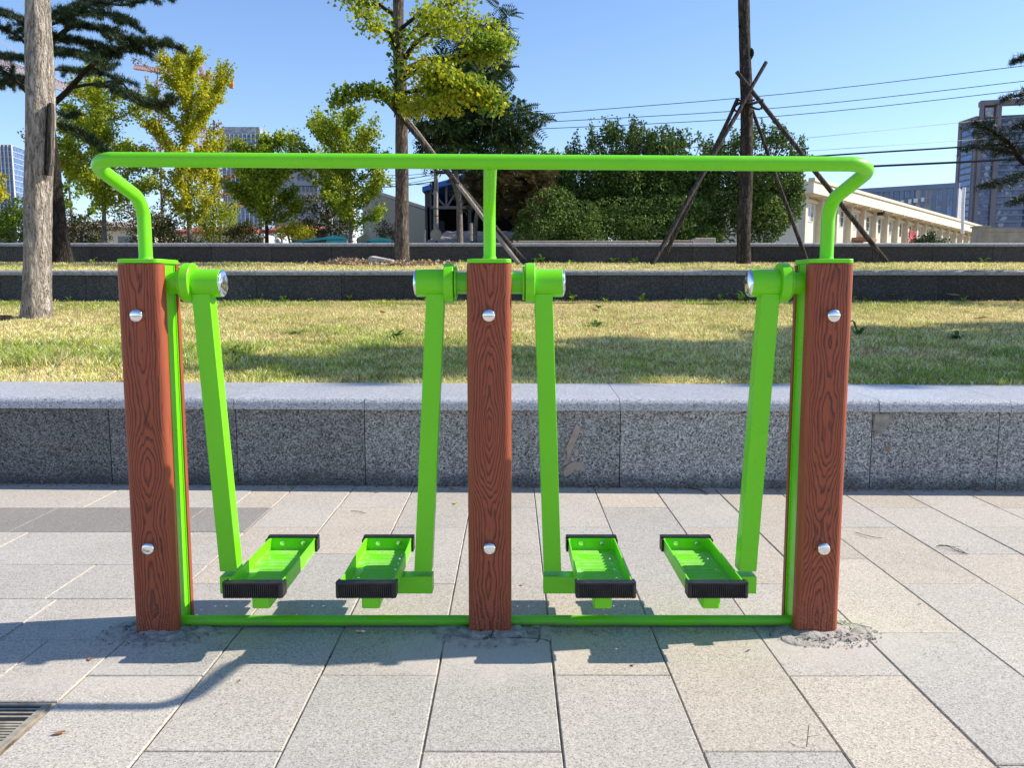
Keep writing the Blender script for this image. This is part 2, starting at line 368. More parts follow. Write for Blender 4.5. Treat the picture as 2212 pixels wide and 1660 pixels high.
M['cable'] = plain('cable', (.02, .022, .024), .6)
M['wire'] = plain('wire', (.10, .13, .14), .5)
M['cream'] = plain('cream_render', (.74, .66, .50), .85, scale=1.2, var=.07)
M['cream_col'] = plain('cream_pilaster', (.62, .56, .43), .85, scale=1.5, var=.08)
M['warm_grey'] = plain('end_wall', (.40, .37, .31), .85)  # plain grey of the sloping roof and the satellite dish
M['winframe'] = plain('window_frame', (.62, .62, .60), .5)
def glass(name, c, rough=.12):
    t = NT(name, rough, .8); v = t.obj()
    t.base(t.ramp(t.noise(v, .9, 3), [(.35, tuple(k * .6 for k in c)), (.65, tuple(min(1, k * 1.4) for k in c))])); return t.m
M['glass_dark'] = glass('dark_glass', (.05, .06, .075))
M['glass_pale'] = glass('curtained_glass', (.33, .34, .36))
M['glass_blue'] = glass('blue_glass', (.07, .18, .46))
M['glass_tower'] = glass('tower_glass', (.09, .17, .34), .2)
M['brick_red'] = plain('red_brown_canopy', (.30, .14, .09), .8)
M['red'] = plain('red_sign', (.62, .05, .08), .6)
M['redroof'] = plain('red_roof', (.42, .09, .08), .7, scale=2)
M['tan_conc'] = plain('tan_concrete', (.215, .195, .21), .85, scale=.2)
M['bluegrey'] = plain('slab_edge', (.19, .24, .34), .8, scale=.2)
M['officewall'] = plain('office_wall', (.25, .26, .29), .75, scale=.15)
M['white'] = plain('white_paint', (.74, .74, .72), .5)
M['aptgrey'] = plain('grey_render', (.36, .36, .40), .85, scale=.2)
M['aptwhite'] = plain('white_render', (.72, .69, .68), .8, scale=.2)
M['greybeige'] = plain('grey_beige_render', (.30, .28, .215), .9, scale=.5, var=.06)
M['shed_dark'] = plain('shed_interior', (.022, .022, .024), .9)
M['shed_wall'] = plain('shed_wall', (.045, .048, .055), .85)
M['shed_steel'] = plain('truss_steel', (.13, .12, .11), .7)
M['blue_roof'] = plain('blue_roof', (.03, .12, .42), .5)
M['crane'] = plain('crane_orange', (.55, .22, .08), .6)
M['crane_pale'] = plain('crane_pale', (.62, .42, .34), .6)
M['teal'] = plain('teal_plastic', (.025, .36, .40), .45)
M['teal_shaded'] = plain('shaded_teal_plastic', (.012, .085, .075), .55)  # same teal, with the shade of the unlit flank put into the colour
M['concrete'] = plain('concrete', (.46, .41, .35), .85, scale=9)
M['wallbeige'] = plain('beige_boundary_wall', (.42, .35, .25), .9, scale=2.5, var=.2)
M['roofsheet'] = plain('faded_roof_sheet', (.40, .31, .26), .85, scale=4, var=.3)
M['litter'] = plain('leaf_litter', (.42, .30, .20), .95, scale=30, var=.5)
M['stone_pale'] = plain('pale_stone', (.52, .45, .36), .9, scale=14, var=.2)
M['grate'] = plain('grate_slat', (.30, .27, .21), .8, scale=30, var=.4)
def mk_aptwin():
    t = NT('apartment_window', .15, .8); v = t.obj()
    br = t.n('ShaderNodeTexVoronoi', {'Vector': t.map(v, (.7, .01, .35)), 'Scale': 1.0}, feature='F1').outputs['Color']
    k = t.n('ShaderNodeSeparateColor', {0: br}).outputs[0]
    t.base(t.ramp(k, [(.0, (.04, .06, .17)), (.45, (.07, .11, .26)), (.72, (.12, .18, .36)), (.86, (.34, .36, .42)), (1, (.45, .46, .5))], 'CONSTANT')); return t.m  # sky reflection and lit panes put into the cell colours
M['aptwin'] = mk_aptwin()
M['black'] = plain('black_pit', (.01, .01, .01), .9)
M['farground'] = plain('far_ground', (.20, .17, .12), .95, scale=.3, var=.3)
M['ground'] = plain('bare_ground', (.24, .20, .15), .95, scale=.6, var=.3)
M['orange'] = plain('cigarette_filter', (.55, .38, .2), .8)
# ---------------------------------------------------------------- air walker (local frame: x along rail, -y towards viewer)
AW = thing('air_walker', 'bright green double air walker with three red-brown wood-clad posts and a long handrail', 'exercise equipment', (-.0625, 2.345, 0))
PX = [-.950, 0, .930]
def make_post(x):
    mb = MB(); mb.box((0, 0, .525), (.108, .068, 1.05)); mb.box((0, -.0355, .5225), (.116, .003, 1.045)); mb.box((0, .0355, .5225), (.116, .003, 1.045))
    p = mb.build('post', M['green'], AW, (x, 0, 0)); bev(p, .0015, 1)
    for s in (-1, 1):
        w, d, r = .122, .036, .021
        poly = []
        for cx, a0 in ((w / 2 - r, 0), (-(w / 2 - r), 90)):
            for k in range(9):
                a = R(a0 + 90 * k / 8); poly.append((cx + r * math.cos(a), (d - r) + r * math.sin(a)))
        poly = [(w / 2, 0)] + poly + [(-w / 2, 0)]
        if s < 0: poly = [(x_, -y_) for x_, y_ in poly][::-1]
        mb = MB()
        zs = [-.02, .3, .6, .9, 1.0445]
        mb.prism(poly, -.02, 1.0445)
        b = mb.build('wood_board', M['wood'], p, (0, s * .0375, 0), smooth=40)
    mb = MB(); mb.prism(rrect(.1205, .1465, .020), 1.046, 1.058); c = mb.build('post_cap', M['green'], p, smooth=40); bev(c, .002, 2, 50)
    for z in (.905, .257):
        mb = MB(); mb.lathe([(0, .0172), (.021, .0172), (.0235, .0163), (.0252, .0125), (.0262, .006), (.0264, .001)], (0, -.0733, z), 'y', -1, 36)
        mb.build('bolt_cap', M['chrome'], p, smooth=50)
    for s in (-1, 1):
        if abs(x + s * .06) > .96: continue
        mb = MB(); z = .993
        mb.lathe([(.045, .030), (.093, .030)], (0, 0, z), 'x', s, 40); mb.lathe([(.0915, .047), (.0975, .047)], (0, 0, z), 'x', s, 48)
        pv = mb.build('pivot_tube', M['green'], p, smooth=40); bev(pv, .0012, 2, 50)
    return p
for x in PX: make_post(x)
# handrail: bar forward of the posts, bent back to the outer posts
yb, zb = -.245, 1.288
path = fillet([(-.957, 0, 1.05), (-.957, 0, 1.218), (-.985, yb, zb + .006), (.962, yb, zb - .006), (.938, 0, 1.214), (.938, 0, 1.05)], [.07, .062, .062, .07], 10)
mb = MB(); mb.tube(path, .0182, 28); hr = mb.build('handrail', M['green'], AW, smooth=50)
mb = MB(); mb.tube(fillet([(0, 0, 1.05), (0, 0, 1.216), (.009, yb + .004, zb - .004)], [.07], 10), .0168, 28)
mb.build('centre_support', M['green'], AW, smooth=50)
for x in (-.957, 0, .938): mb = MB(); mb.lathe([(0, .021), (.006, .0187), (.009, .0184)], (x, 0, 1.0575), 'z', 1, 28); mb.build('collar', M['green'], AW, smooth=50)
for a, b in ((-.90, -.058), (.058, .88)):
    mb = MB(); mb.tube([(a, -.012, .0165), (a * .5 + b * .5, -.012, .0165), (b, -.012, .0165)], .0155, 24); mb.build('ground_rail', M['rail'], AW, smooth=50)
# pedal tray with punched holes and ribs
def tray_mesh():
    W, L, zt, z0 = .146, .398, .2005, .160
    o = rrect(W, L, .014, 5); i_ = rrect(W - .007, L - .007, .0115, 5); n = len(o); mb = MB()
    vs = [(x, y, z0) for x, y in o] + [(x, y, zt) for x, y in o] + [(x, y, zt) for x, y in i_] + [(x, y, z0 + .002) for x, y in i_]
    fs = []
    for k in range(n):
        q = (k + 1) % n
        for l in range(3): fs.append((l * n + k, l * n + q, (l + 1) * n + q, (l + 1) * n + k))
    mb.add(vs, fs)
    nx, ny = 28, 86; x0, x1, y0, y1 = -W / 2 + .003, W / 2 - .003, -L / 2 + .003, L / 2 - .003
    cw, ch = (x1 - x0) / nx, (y1 - y0) / ny
    holes = {(4, int(ny * t)) for t in (.14, .34, .50, .64, .76, .86)} | {(23, int(ny * t)) for t in (.14, .34, .50, .64, .76, .86)} | {(10, 80), (17, 80)}
    def hz(x, y):
        ex = max(0, 1 - max(0, abs(x) - .043) / .008)
        ph = (y - y0) / .0265; s = abs((ph % 1) - .5) * 2
        return z0 + .0035 + .0055 * ex * max(0, 1 - (s / .55) ** 2) * (1 if abs(y) < .155 else 0)
    base = len(mb.v)
    vs = [(x0 + i * cw, y0 + j * ch, hz(x0 + i * cw, y0 + j * ch)) for j in range(ny + 1) for i in range(nx + 1)]
    fs = [(j * (nx + 1) + i, j * (nx + 1) + i + 1, (j + 1) * (nx + 1) + i + 1, (j + 1) * (nx + 1) + i) for j in range(ny) for i in range(nx) if (i, j) not in holes]
    mb.add(vs, fs)
    me = bpy.data.meshes.new('pedal_tray'); me.from_pydata(mb.v, [], mb.f); me.shade_smooth(); me.set_sharp_from_angle(angle=R(40)); return me
def bumper_mesh():
    # front bumper, at tray end y=-L/2; x-symmetric; built pointing to -y
    W = .160; n = 26; y_f, y_b = -.0215, 0; out = []
    out.append((W / 2, .024)); out.append((W / 2, y_f + .007)); out.append((W / 2 - .005, y_f + .0015))
    tw = (W - .018) / n
    for k in range(n):
        xr = W / 2 - .009 - k * tw
        out += [(xr, y_f), (xr - tw * .42, y_f), (xr - tw * .55, y_f + .0042), (xr - tw * .87, y_f + .0042)]
    out += [(-W / 2 + .009, y_f), (-W / 2 + .005, y_f + .0015), (-W / 2, y_f + .007), (-W / 2, .024), (-W / 2 + .006, .024), (-W / 2 + .006, -.0035), (W / 2 - .006, -.0035), (W / 2 - .006, .024)]
    mb = MB(); mb.prism(out, .1625, .2005)
    top = rrect(W - .001, .027, .006, 4, 0, -.0085); mb.prism(top, .2007, .2048)
    return mb.mesh('rubber_bumper', 35)
TRAY = tray_mesh(); TRAY.materials.append(M['tray']); BUMP = bumper_mesh(); BUMP.materials.append(M['rubber'])
def make_arm(post_x, s, dxb, tray_x, swing=0):
    """s = side of the post; dxb = x of the arm foot relative to the hub origin"""
    hx = post_x; z = .993; mb = MB()
    mb.lathe([(.0995, .0535), (.1015, .0555), (.124, .0555), (.126, .0535)], (0, 0, 0), 'x', s, 56)
    mb.lathe([(.126, .0385), (.203, .0385)], (0, 0, 0), 'x', s, 48)
    tx = s * .150; bx = dxb; zt, zb_ = -.030, -.825
    o = .025; yb_ = swing
    vs = []
    for (x, y, z_) in ((tx, 0, zt), (bx, yb_, zb_)):
        vs += [(x - o, y - o, z_), (x + o, y - o, z_), (x + o, y + o, z_), (x - o, y + o, z_)]
    mb.add(vs, [(0, 3, 2, 1), (4, 5, 6, 7), (0, 1, 5, 4), (1, 2, 6, 5), (2, 3, 7, 6), (3, 0, 4, 7)])
    zc = -.8655; k = 1 if tray_x > bx else -1
    mb.box(((bx - k * .0265 + tray_x) / 2, yb_, zc), (abs(tray_x - bx + k * .0265), .0512, .050))
    mb.prism(rrect(.049, .30, .008, 3, tray_x, yb_ - .0), zc - .0205, zc + .0255)
    # weld beads
    mb.tube([(bx - o, yb_ - o - .0005, -.8405), (bx + o, yb_ - o - .0005, -.8405)], .0016, 6)
    A = mb.build('swing_arm', M['green'], AW, (hx, 0, z), smooth=35); bev(A, .0035, 3, 60)
    mb = MB(); mb.lathe([(.2032, .0375), (.206, .037), (.2095, .031), (.212, .018), (.213, .002)], (0, 0, 0), 'x', s, 48); mb.build('hub_cap', M['film'], A, smooth=60)
    off = (tray_x, yb_, -z)
    t = link('pedal_tray', TRAY, None, A, off)
    b = link('rubber_bumper', BUMP, None, A, (tray_x, yb_ - .199, -z)); b2 = link('rubber_bumper', BUMP, None, A, (tray_x, yb_ + .199, -z)); b2.rotation_euler = (0, 0, math.pi)
    for sy in (1, -1):
        for bxx in (-.033, .033):
            mb = MB(); mb.lathe([(0, .0075), (.002, .0075), (.002, .0055), (.0055, .005), (.0062, .002)], (tray_x + bxx, yb_ + sy * .1953, .184 - z), 'y', -sy, 12); mb.build('tray_bolt', M['chrome'], A, smooth=40)
    return A
make_arm(-.95, 1, .1975, .3255)
make_arm(0, -1, -.1935, -.3245)
make_arm(0, 1, .1795, .3115)
make_arm(.93, -1, -.1895, -.3215)
# ---------------------------------------------------------------- paving
sb = MB(); sb.bb((-12, -4, -.03), (14, 4.6, -.005)); bed = sb.build('joint_bed', M['sand']); tag(bed, kind='structure')
gs = MB(); gs.add([(-1500, -300, -.05), (1500, -300, -.05), (1500, 3.0, -.05), (-1500, 3.0, -.05)], [(0, 1, 2, 3)]); g0 = gs.build('ground', M['ground']); tag(g0, kind='structure')
V, Fc, C = [], [], []
def slab(x0, x1, y0, y1, col, gap=.0021, rough=0):
    g = gap * random.uniform(.5, 1.35); x0 += g; x1 -= g; y0 += g; y1 -= g
    if x1 - x0 < .03 or y1 - y0 < .03: return
    j = [random.uniform(-.0012, .0012) for _ in range(4)]; z = random.uniform(-.0009, .0009); b = .0022
    n = len(V)
    for (x, y, k) in ((x0, y0, 0), (x1, y0, 1), (x1, y1, 2), (x0, y1, 3)):
        sx = 1 if x == x0 else -1; sy = 1 if y == y0 else -1
        V.extend([(x, y, -.02), (x, y, z + j[k] * .5 - .0022), (x + sx * b, y + sy * b, z + j[k] * .5)]); C.extend([col] * 3)
    for k in range(4):
        q = (k + 1) % 4
        Fc.append((n + 3 * k, n + 3 * q, n + 3 * q + 1, n + 3 * k + 1)); Fc.append((n + 3 * k + 1, n + 3 * q + 1, n + 3 * q + 2, n + 3 * k + 2))
    Fc.append((n + 2, n + 5, n + 8, n + 11))
def scol(x, y):
    r = random.random(); k = random.uniform(.90, 1.02)
    pb = .72 if x > .4 and y > 1.5 else .12
    if x > 1.25: pb = .35
    if r < pb: c = (1.04, .98, .90)
    elif r < pb + .2: c = (.94, .94, .93)
    else: c = (.985, .965, .935)
    return tuple(a * k for a in c)
SP = {(1, 0): (1.08, .99, .86)}
x = -.186 - .302 * 3
for k in range(-3, 42):
    xa, xb = -.190 + .297 * k, -.190 + .297 * (k + 1)
    if xa > 12: break
    off = 2.02 if k % 2 != 0 else 1.66+.01
    if k == 4: off = 1.62
    n0 = int((off + 4) / .664) + 1; y = off - .664 * n0
    while y < 4.35:
        y1 = min(y + .664, 4.35)
        col = scol((xa + xb) / 2, (y + y1) / 2)
        slab(xa, xb, y, y1, col); y += .664
    
rows = [1.885, 2.235, 2.55, 2.88, 3.28, 3.66, 4.08, 4.35]
for i in range(len(rows) - 1):
    x1 = -1.081; x0 = x1 - random.uniform(.15, .64)
    while x1 > -12:
        kk = random.uniform(.95, 1.05); c = scol(-2, 0) if i != 4 else (.56 * kk, .555 * kk, .55 * kk)
        slab(x0, x1, rows[i], rows[i + 1], c); x1 = x0; x0 = x1 - .664
y = 1.885 - .332
# grate zone is x in (-3.5,-1.081), y in (1.52,1.885)
yy = 1.52
while yy > -4:
    x1 = -1.081; x0 = x1 - .45
    while x1 > -12:
        slab(x0, x1, yy - .332, yy, scol(-2, 0)); x1 = x0; x0 -= .664
    yy -= .332
x1 = -3.5
while x1 > -12: slab(x1 - .664, x1, 1.52, 1.885, scol(-2, 0)); x1 -= .664
me = bpy.data.meshes.new('paving'); me.from_pydata(V, [], Fc)
a = me.color_attributes.new('tint', 'FLOAT_COLOR', 'POINT'); a.data.foreach_set('color', np.array([(*c, 1) for c in C], dtype=np.float32).ravel())
pv = link('paving', me, M['paving']); tag(pv, kind='structure')
# drain grate
gt = thing('drain_grate', 'slatted drain grate set in the paving at bottom left', 'drain grate', (-2.2, 1.70, 0))
mb = MB(); mb.bb((-3.49, 1.53, -.004), (-1.09, 1.538, .0)); mb.bb((-3.49, 1.868, -.004), (-1.09, 1.877, .0)); mb.bb((-3.49, 1.53, -.0045), (-3.48, 1.877, -.0005)); mb.bb((-1.108, 1.53, -.0045), (-1.09, 1.877, -.0005))
mb.build('frame', M['grate'], gt, world=True)
mb = MB(); yv = 1.541
while yv < 1.80: mb.bb((-3.478, yv, -.0042), (-1.099, yv + .0065, -.0012)); yv += .0118
o = mb.build('slats', M['grate'], gt, world=True)
mb = MB(); 
for yv in (1.815, 1.833, 1.85): mb.bb((-3.478, yv, -.0045), (-1.099, yv + .006, -.0012))
mb.build('end_slats', M['grate'], gt, world=True)
mb = MB(); mb.bb((-3.478, 1.803, -.0048), (-1.099, 1.868, -.0046)); mb.build('drain_slot', M['black'], gt, world=True)

# mortar around the posts
def mortar(cx, cy, rx, ry, seed, label):
    r_ = np.random.default_rng(seed); n = 72; rings = 18; vs = []; fs = []
    ph = r_.uniform(0, 6.28, 8)
    vs.append((cx, cy, .012))
    for i in range(1, rings + 1):
        t = i / rings
        for k in range(n):
            a = 2 * math.pi * k / n
            w = 1 + .13 * math.sin(2 * a + ph[0]) + .09 * math.sin(3 * a + ph[1]) + .06 * math.sin(5 * a + ph[2]) + .04 * math.sin(9 * a + ph[3]) + .02 * math.sin(17 * a + ph[4])
            rr = t * w
            px, py = cx + rx * rr * math.cos(a), cy + ry * rr * math.sin(a)
            z = .010 * (1 - t ** 1.6) + .0025
            z += (.007 * (float(fnoise(px, py, 14, seed)) - .5) + .011 * (float(fnoise(px, py, 50, seed + 3)) - .5)) * (1 - t ** 4)
            if .55 < t < .72: z -= .005
            if i == rings: z = -.004
            vs.append((px, py, z))
    fs += [(0, 1 + k, 1 + (k + 1) % n) for k in range(n)]
    for i in range(rings - 1):
        fs += [(1 + i * n + k, 1 + (i + 1) * n + k, 1 + (i + 1) * n + (k + 1) % n, 1 + i * n + (k + 1) % n) for k in range(n)]
    me = bpy.data.meshes.new('mortar_patch'); me.from_pydata(vs, [], fs); me.shade_smooth()
    o = link('mortar_patch', me, M['mortar']); tag(o, kind='structure')
mortar(-1.0, 2.29, .145, .098, 1, ''); mortar(-.055, 2.29, .165, .10, 2, ''); mortar(.88, 2.285, .145, .092, 3, '')

# ---------------------------------------------------------------- granite retaining walls
def wallmat_tint(n, lo, hi): return [tuple([random.uniform(lo, hi)] * 3) for _ in range(n)]
def segmesh(name, segs, prof_fn, gap, tints):
    """segs: list of (P,Q) bottom-front points per stone; prof_fn -> list of (out,z) profile polygon; extruded along the segment. out>0 is away from the viewer"""
    V, Fc, C = [], [], []
    for (Pa, Qa, prof, tc) in segs:
        d = (Qa - Pa); L = d.length; d.normalize(); nrm = Vector((-d.y, d.x, 0))
        p = Pa + d * gap; q = Qa - d * gap; n = len(V); k = len(prof)
        for e in (p, q):
            for (o_, z_) in prof: V.append((e.x + nrm.x * o_, e.y + nrm.y * o_, z_)); C.append(tc)
        Fc += [tuple(range(n, n + k)), tuple(range(n + k, n + 2 * k))[::-1]] + [(n + i, n + k + i, n + k + (i + 1) % k, n + (i + 1) % k) for i in range(k)]
    me = bpy.data.meshes.new(name); me.from_pydata(V, [], Fc)
    a = me.color_attributes.new('tint', 'FLOAT_COLOR', 'POINT'); a.data.foreach_set('color', np.array([(*c, 1) for c in C], dtype=np.float32).ravel())
    b = bmesh.new(); b.from_mesh(me); bmesh.ops.recalc_face_normals(b, faces=b.faces); b.to_mesh(me); b.free()
    me.shade_smooth(); me.set_sharp_from_angle(angle=R(38)); return me
def wall(label, A, B, za, zp, zt, depth, jts, cjts, mpan, mcap, over=.03, gap=.002, dark=(.85, 1.08)):
    """A,B front base points (2D vectors) ; za base z, zp top of panels, zt top of coping; jts/cjts: parameters along AB"""
    t = thing('retaining_wall', label, 'wall', (0, 0, 0))
    A = Vector((A[0], A[1], 0)); B = Vector((B[0], B[1], 0)); D = B - A
    segs = []
    for i in range(len(jts) - 1):
        pr = [(0 + random.uniform(0, .003), za), (0.001, zp - .0), (.12, zp), (.12, za)]
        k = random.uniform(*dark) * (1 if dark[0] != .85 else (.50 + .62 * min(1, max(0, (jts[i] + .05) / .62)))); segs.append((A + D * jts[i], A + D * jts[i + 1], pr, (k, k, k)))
    me = segmesh('facing', segs, None, gap, None); f = link('facing', me, mpan, t)
    core = MB(); d = D.normalized(); nrm = Vector((-d.y, d.x, 0))
    a_, b_ = A + D * jts[0], A + D * jts[-1]
    vs = [a_ + nrm * .02, b_ + nrm * .02, b_ + nrm * (depth - .03), a_ + nrm * (depth - .03)]
    core.add([(v.x, v.y, za - .3) for v in vs] + [(v.x, v.y, zp - .004) for v in vs], [(0, 3, 2, 1), (4, 5, 6, 7), (0, 1, 5, 4), (1, 2, 6, 5), (2, 3, 7, 6), (3, 0, 4, 7)])
    core.build('core', M['black'], t)
    segs = []; h = zt - zp
    for i in range(len(cjts) - 1):
        pr = [(-over, zp + .002)]
        r = h * .62
        for k in range(9):
            a = R(180 - 90 * k / 8); pr.append((-over + r * .9 + r * .9 * math.cos(a), zt - r + r * math.sin(a)))
        pr += [(depth, zt), (depth, zp + .002)]
        j = random.uniform(-.0025, .0025); pr = [(o + j, z) for o, z in pr]
        k = random.uniform(.93, 1.05); segs.append((A + D * cjts[i], A + D * cjts[i + 1], pr, (k, k, k * 1.01)))
    me = segmesh('coping', segs, None, gap * .7, None); c = link('coping', me, mcap, t)
    return t
gl, gr = gnd(0, 1045), gnd(2212, 1060)
def tpar(px, y=1052):
    # parameter along front wall of the point seen at column px
    d = ray(px, y); P = Vector((0, 0)); a = Vector((gl.x, gl.y)); b = Vector((gr.x, gr.y)) - a
    # solve s*(dx,dy) = a + t*b
    det = d.x * (-b.y) + b.x * d.y
    return (d.x * a.y - d.y * a.x) / (-det) * -1 if False else ((a.x * d.y - a.y * d.x) / (b.y * d.x - b.x * d.y))
step = tpar(1338) - tpar(790)
jt = [tpar(p) for p in (243, 515, 790, 1338, 1878, 2150)]
jt = [jt[0] - step * k for k in range(9, 0, -1)] + jt + [jt[-1] + step * k for k in range(1, 10)]
cj = [tpar(p, 880) for p in (225, 508, 790, 1338, 1895, 2178)]
cj = [cj[0] - step * k for k in range(9, 0, -1)] + cj + [cj[-1] + step * k for k in range(1, 10)]
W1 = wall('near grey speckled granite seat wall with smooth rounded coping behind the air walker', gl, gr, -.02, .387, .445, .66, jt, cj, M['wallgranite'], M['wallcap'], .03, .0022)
# cement smear and cracked corner on the near wall
def blob(name, label, cat, px, py, poly, m, off=-.0035):
    a = Vector((gl.x, gl.y, 0)); d = (Vector((gr.x, gr.y, 0)) - a).normalized(); t = tpar(px, py)
    c = a + (Vector((gr.x, gr.y, 0)) - a) * t; s = c.y / ray(px, py).y; z = H + ray(px, py).z * s; nrm = Vector((-d.y, d.x, 0))
    mb = MB(); n = len(poly)
    vs = [c + d * u + nrm * off + Vector((0, 0, z + w)) for u, w in poly] + [c + d * u + nrm * .002 + Vector((0, 0, z + w)) for u, w in poly]
    mb.add(vs, [tuple(range(n))] + [(i, (i + 1) % n, n + (i + 1) % n, n + i) for i in range(n)])
    return mb.build(name, m, W1)
q = 1 / 440.
def px_poly(pts, c): return [((x - c[0]) * q, (c[1] - y) * q) for x, y in pts]
sm = plain('cement_smear', (.36, .29, .235), .9, scale=20, var=.2)
def zc(p): return (1192.9 + p[0] * .1519, 903.6 + p[1] * .1519)
blob('cement_smear', '', '', 1240, 970, px_poly([zc(p) for p in ((345, 75), (395, 130), (400, 180), (350, 290), (300, 420), (262, 500), (240, 640), (130, 700), (200, 590), (215, 480), (200, 430), (260, 260), (310, 130))], (1240, 970)), sm)
blob('cement_smear', '', '', 1240, 970, px_poly([zc(p) for p in ((310, 500), (350, 425), (380, 480), (365, 540), (330, 555))], (1240, 970)), sm)
blob('cement_smear', '', '', 1240, 970, px_poly([zc(p) for p in ((270, 640), (330, 615), (400, 640), (462, 680), (440, 730), (370, 760), (330, 720), (290, 780), (200, 850), (155, 800), (190, 700))], (1240, 970)), sm)
zz = lambda p: (1836 + p[0] * .1742, 817 + p[1] * .1742)
blob('cement_patch', '', '', 1910, 915, px_poly([zz(p) for p in ((305, 440), (520, 450), (535, 500), (480, 600), (420, 660), (330, 720), (310, 740), (300, 600))], (1910, 915)), plain('grey_cement', (.27, .25, .22), .95, scale=30, var=.35))
blob('rust_stain', '', '', 1910, 915, px_poly([zz(p) for p in ((450, 850), (500, 845), (515, 880), (480, 925), (455, 900))], (1910, 915)), plain('rust_stain', (.26, .18, .11), .95))

Y2, Y3 = 12.3, 18.4
z2b, z2p, z2t = at(1106, 651, Y2).z, at(1106, 592, Y2).z - .02, at(1106, 584, Y2).z
js = [i / 24 for i in range(25)]
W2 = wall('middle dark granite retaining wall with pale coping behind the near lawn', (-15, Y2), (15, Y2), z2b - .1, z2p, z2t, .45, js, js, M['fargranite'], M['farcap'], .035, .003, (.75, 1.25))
z3b, z3p, z3t = at(1106, 569, Y3).z, at(1106, 533, Y3).z, at(1106, 525, Y3).z
js3 = [i / 32 for i in range(33)]
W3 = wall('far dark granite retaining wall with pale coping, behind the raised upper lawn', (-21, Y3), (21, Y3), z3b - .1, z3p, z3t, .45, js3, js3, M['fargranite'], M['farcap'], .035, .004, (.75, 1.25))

# ---------------------------------------------------------------- lawns
def lerp(a, b, t): return a + (b - a) * t[:, None]
def lawncol(x, y):
    n = fnoise(x, y, .9, 5); n2 = fnoise(x, y, 3.2, 9)
    green = .34 + 1.7 * (n - .5) + 1.0 * (n2 - .5)
    green += .42 * np.exp(-((y - 6.2) / .7) ** 2) * (x < -1.9) + .30 * np.exp(-((y - 5.6) / .9) ** 2) + .35 * np.exp(-((y - 11.8) / .45) ** 2)
    green -= .30 * np.exp(-((y - 9.2) / 1.6) ** 2)
    green = np.clip(green, 0, 1)
    straw = np.array([.88, .66, .28]); gr_ = np.array([.31, .38, .045]); pink = np.array([.82, .52, .30])
    c = lerp(np.tile(straw, (len(x), 1)), np.tile(gr_, (len(x), 1)), green)
    p = np.clip((fnoise(x, y, 1.4, 21) - .55) * 3, 0, .7); return lerp(c, np.tile(pink, (len(x), 1)), p * (1 - green))
def lawnz1(x, y): return .428 + (z2b - .428) * np.clip((y - 4.75) / (Y2 - 4.75), 0, 1.1) + .04 * (fnoise(x, y, .5, 3) - .5) * np.clip((y - 4.9) / 1, 0, 1) + .02*(fnoise(x,y,2.5,4)-.5)*np.clip((y-4.9)/1,0,1)
def lawnz2(x, y): return z2t - .02 + (z3b - z2t + .02) * (y - Y2 - .4) / (Y3 - Y2 - .4) + .06 * (fnoise(x, y, .6, 8) - .5) * np.clip((y - Y2 - .6), 0, 1)
def sheet(name, x0, x1, y0, y1, st, zf, m, cf):
    nx, ny = int((x1 - x0) / st), int((y1 - y0) / st)
    X, Y = np.meshgrid(np.linspace(x0, x1, nx + 1), np.linspace(y0, y1, ny + 1)); X = X.ravel(); Y = Y.ravel()
    V = np.stack([X, Y, zf(X, Y)], 1)
    i = np.arange(nx)[None, :] + (np.arange(ny) * (nx + 1))[:, None]; i = i.ravel()
    Fi = np.stack([i, i + 1, i + nx + 2, i + nx + 1], 1)
    me = npmesh(name, V, Fi, 4, cf(X, Y)); me.shade_smooth(); o = link(name, me, m); tag(o, kind='structure'); return o
sheet('lawn', -15, 15, 4.35, 12.35, .1, lawnz1, M['soil'], lawncol)
sheet('lawn', -21, 21, Y2 + .42, Y3 + .05, .15, lawnz2, M['soil'], lawncol)
fg = MB(); fg.add([(-1500, Y3 + .4, 1.6), (1500, Y3 + .4, 1.6), (1500, 2500, 1.6), (-1500, 2500, 1.6)], [(0, 1, 2, 3)]); fgo = fg.build('far_ground', M['farground']); tag(fgo, kind='structure')

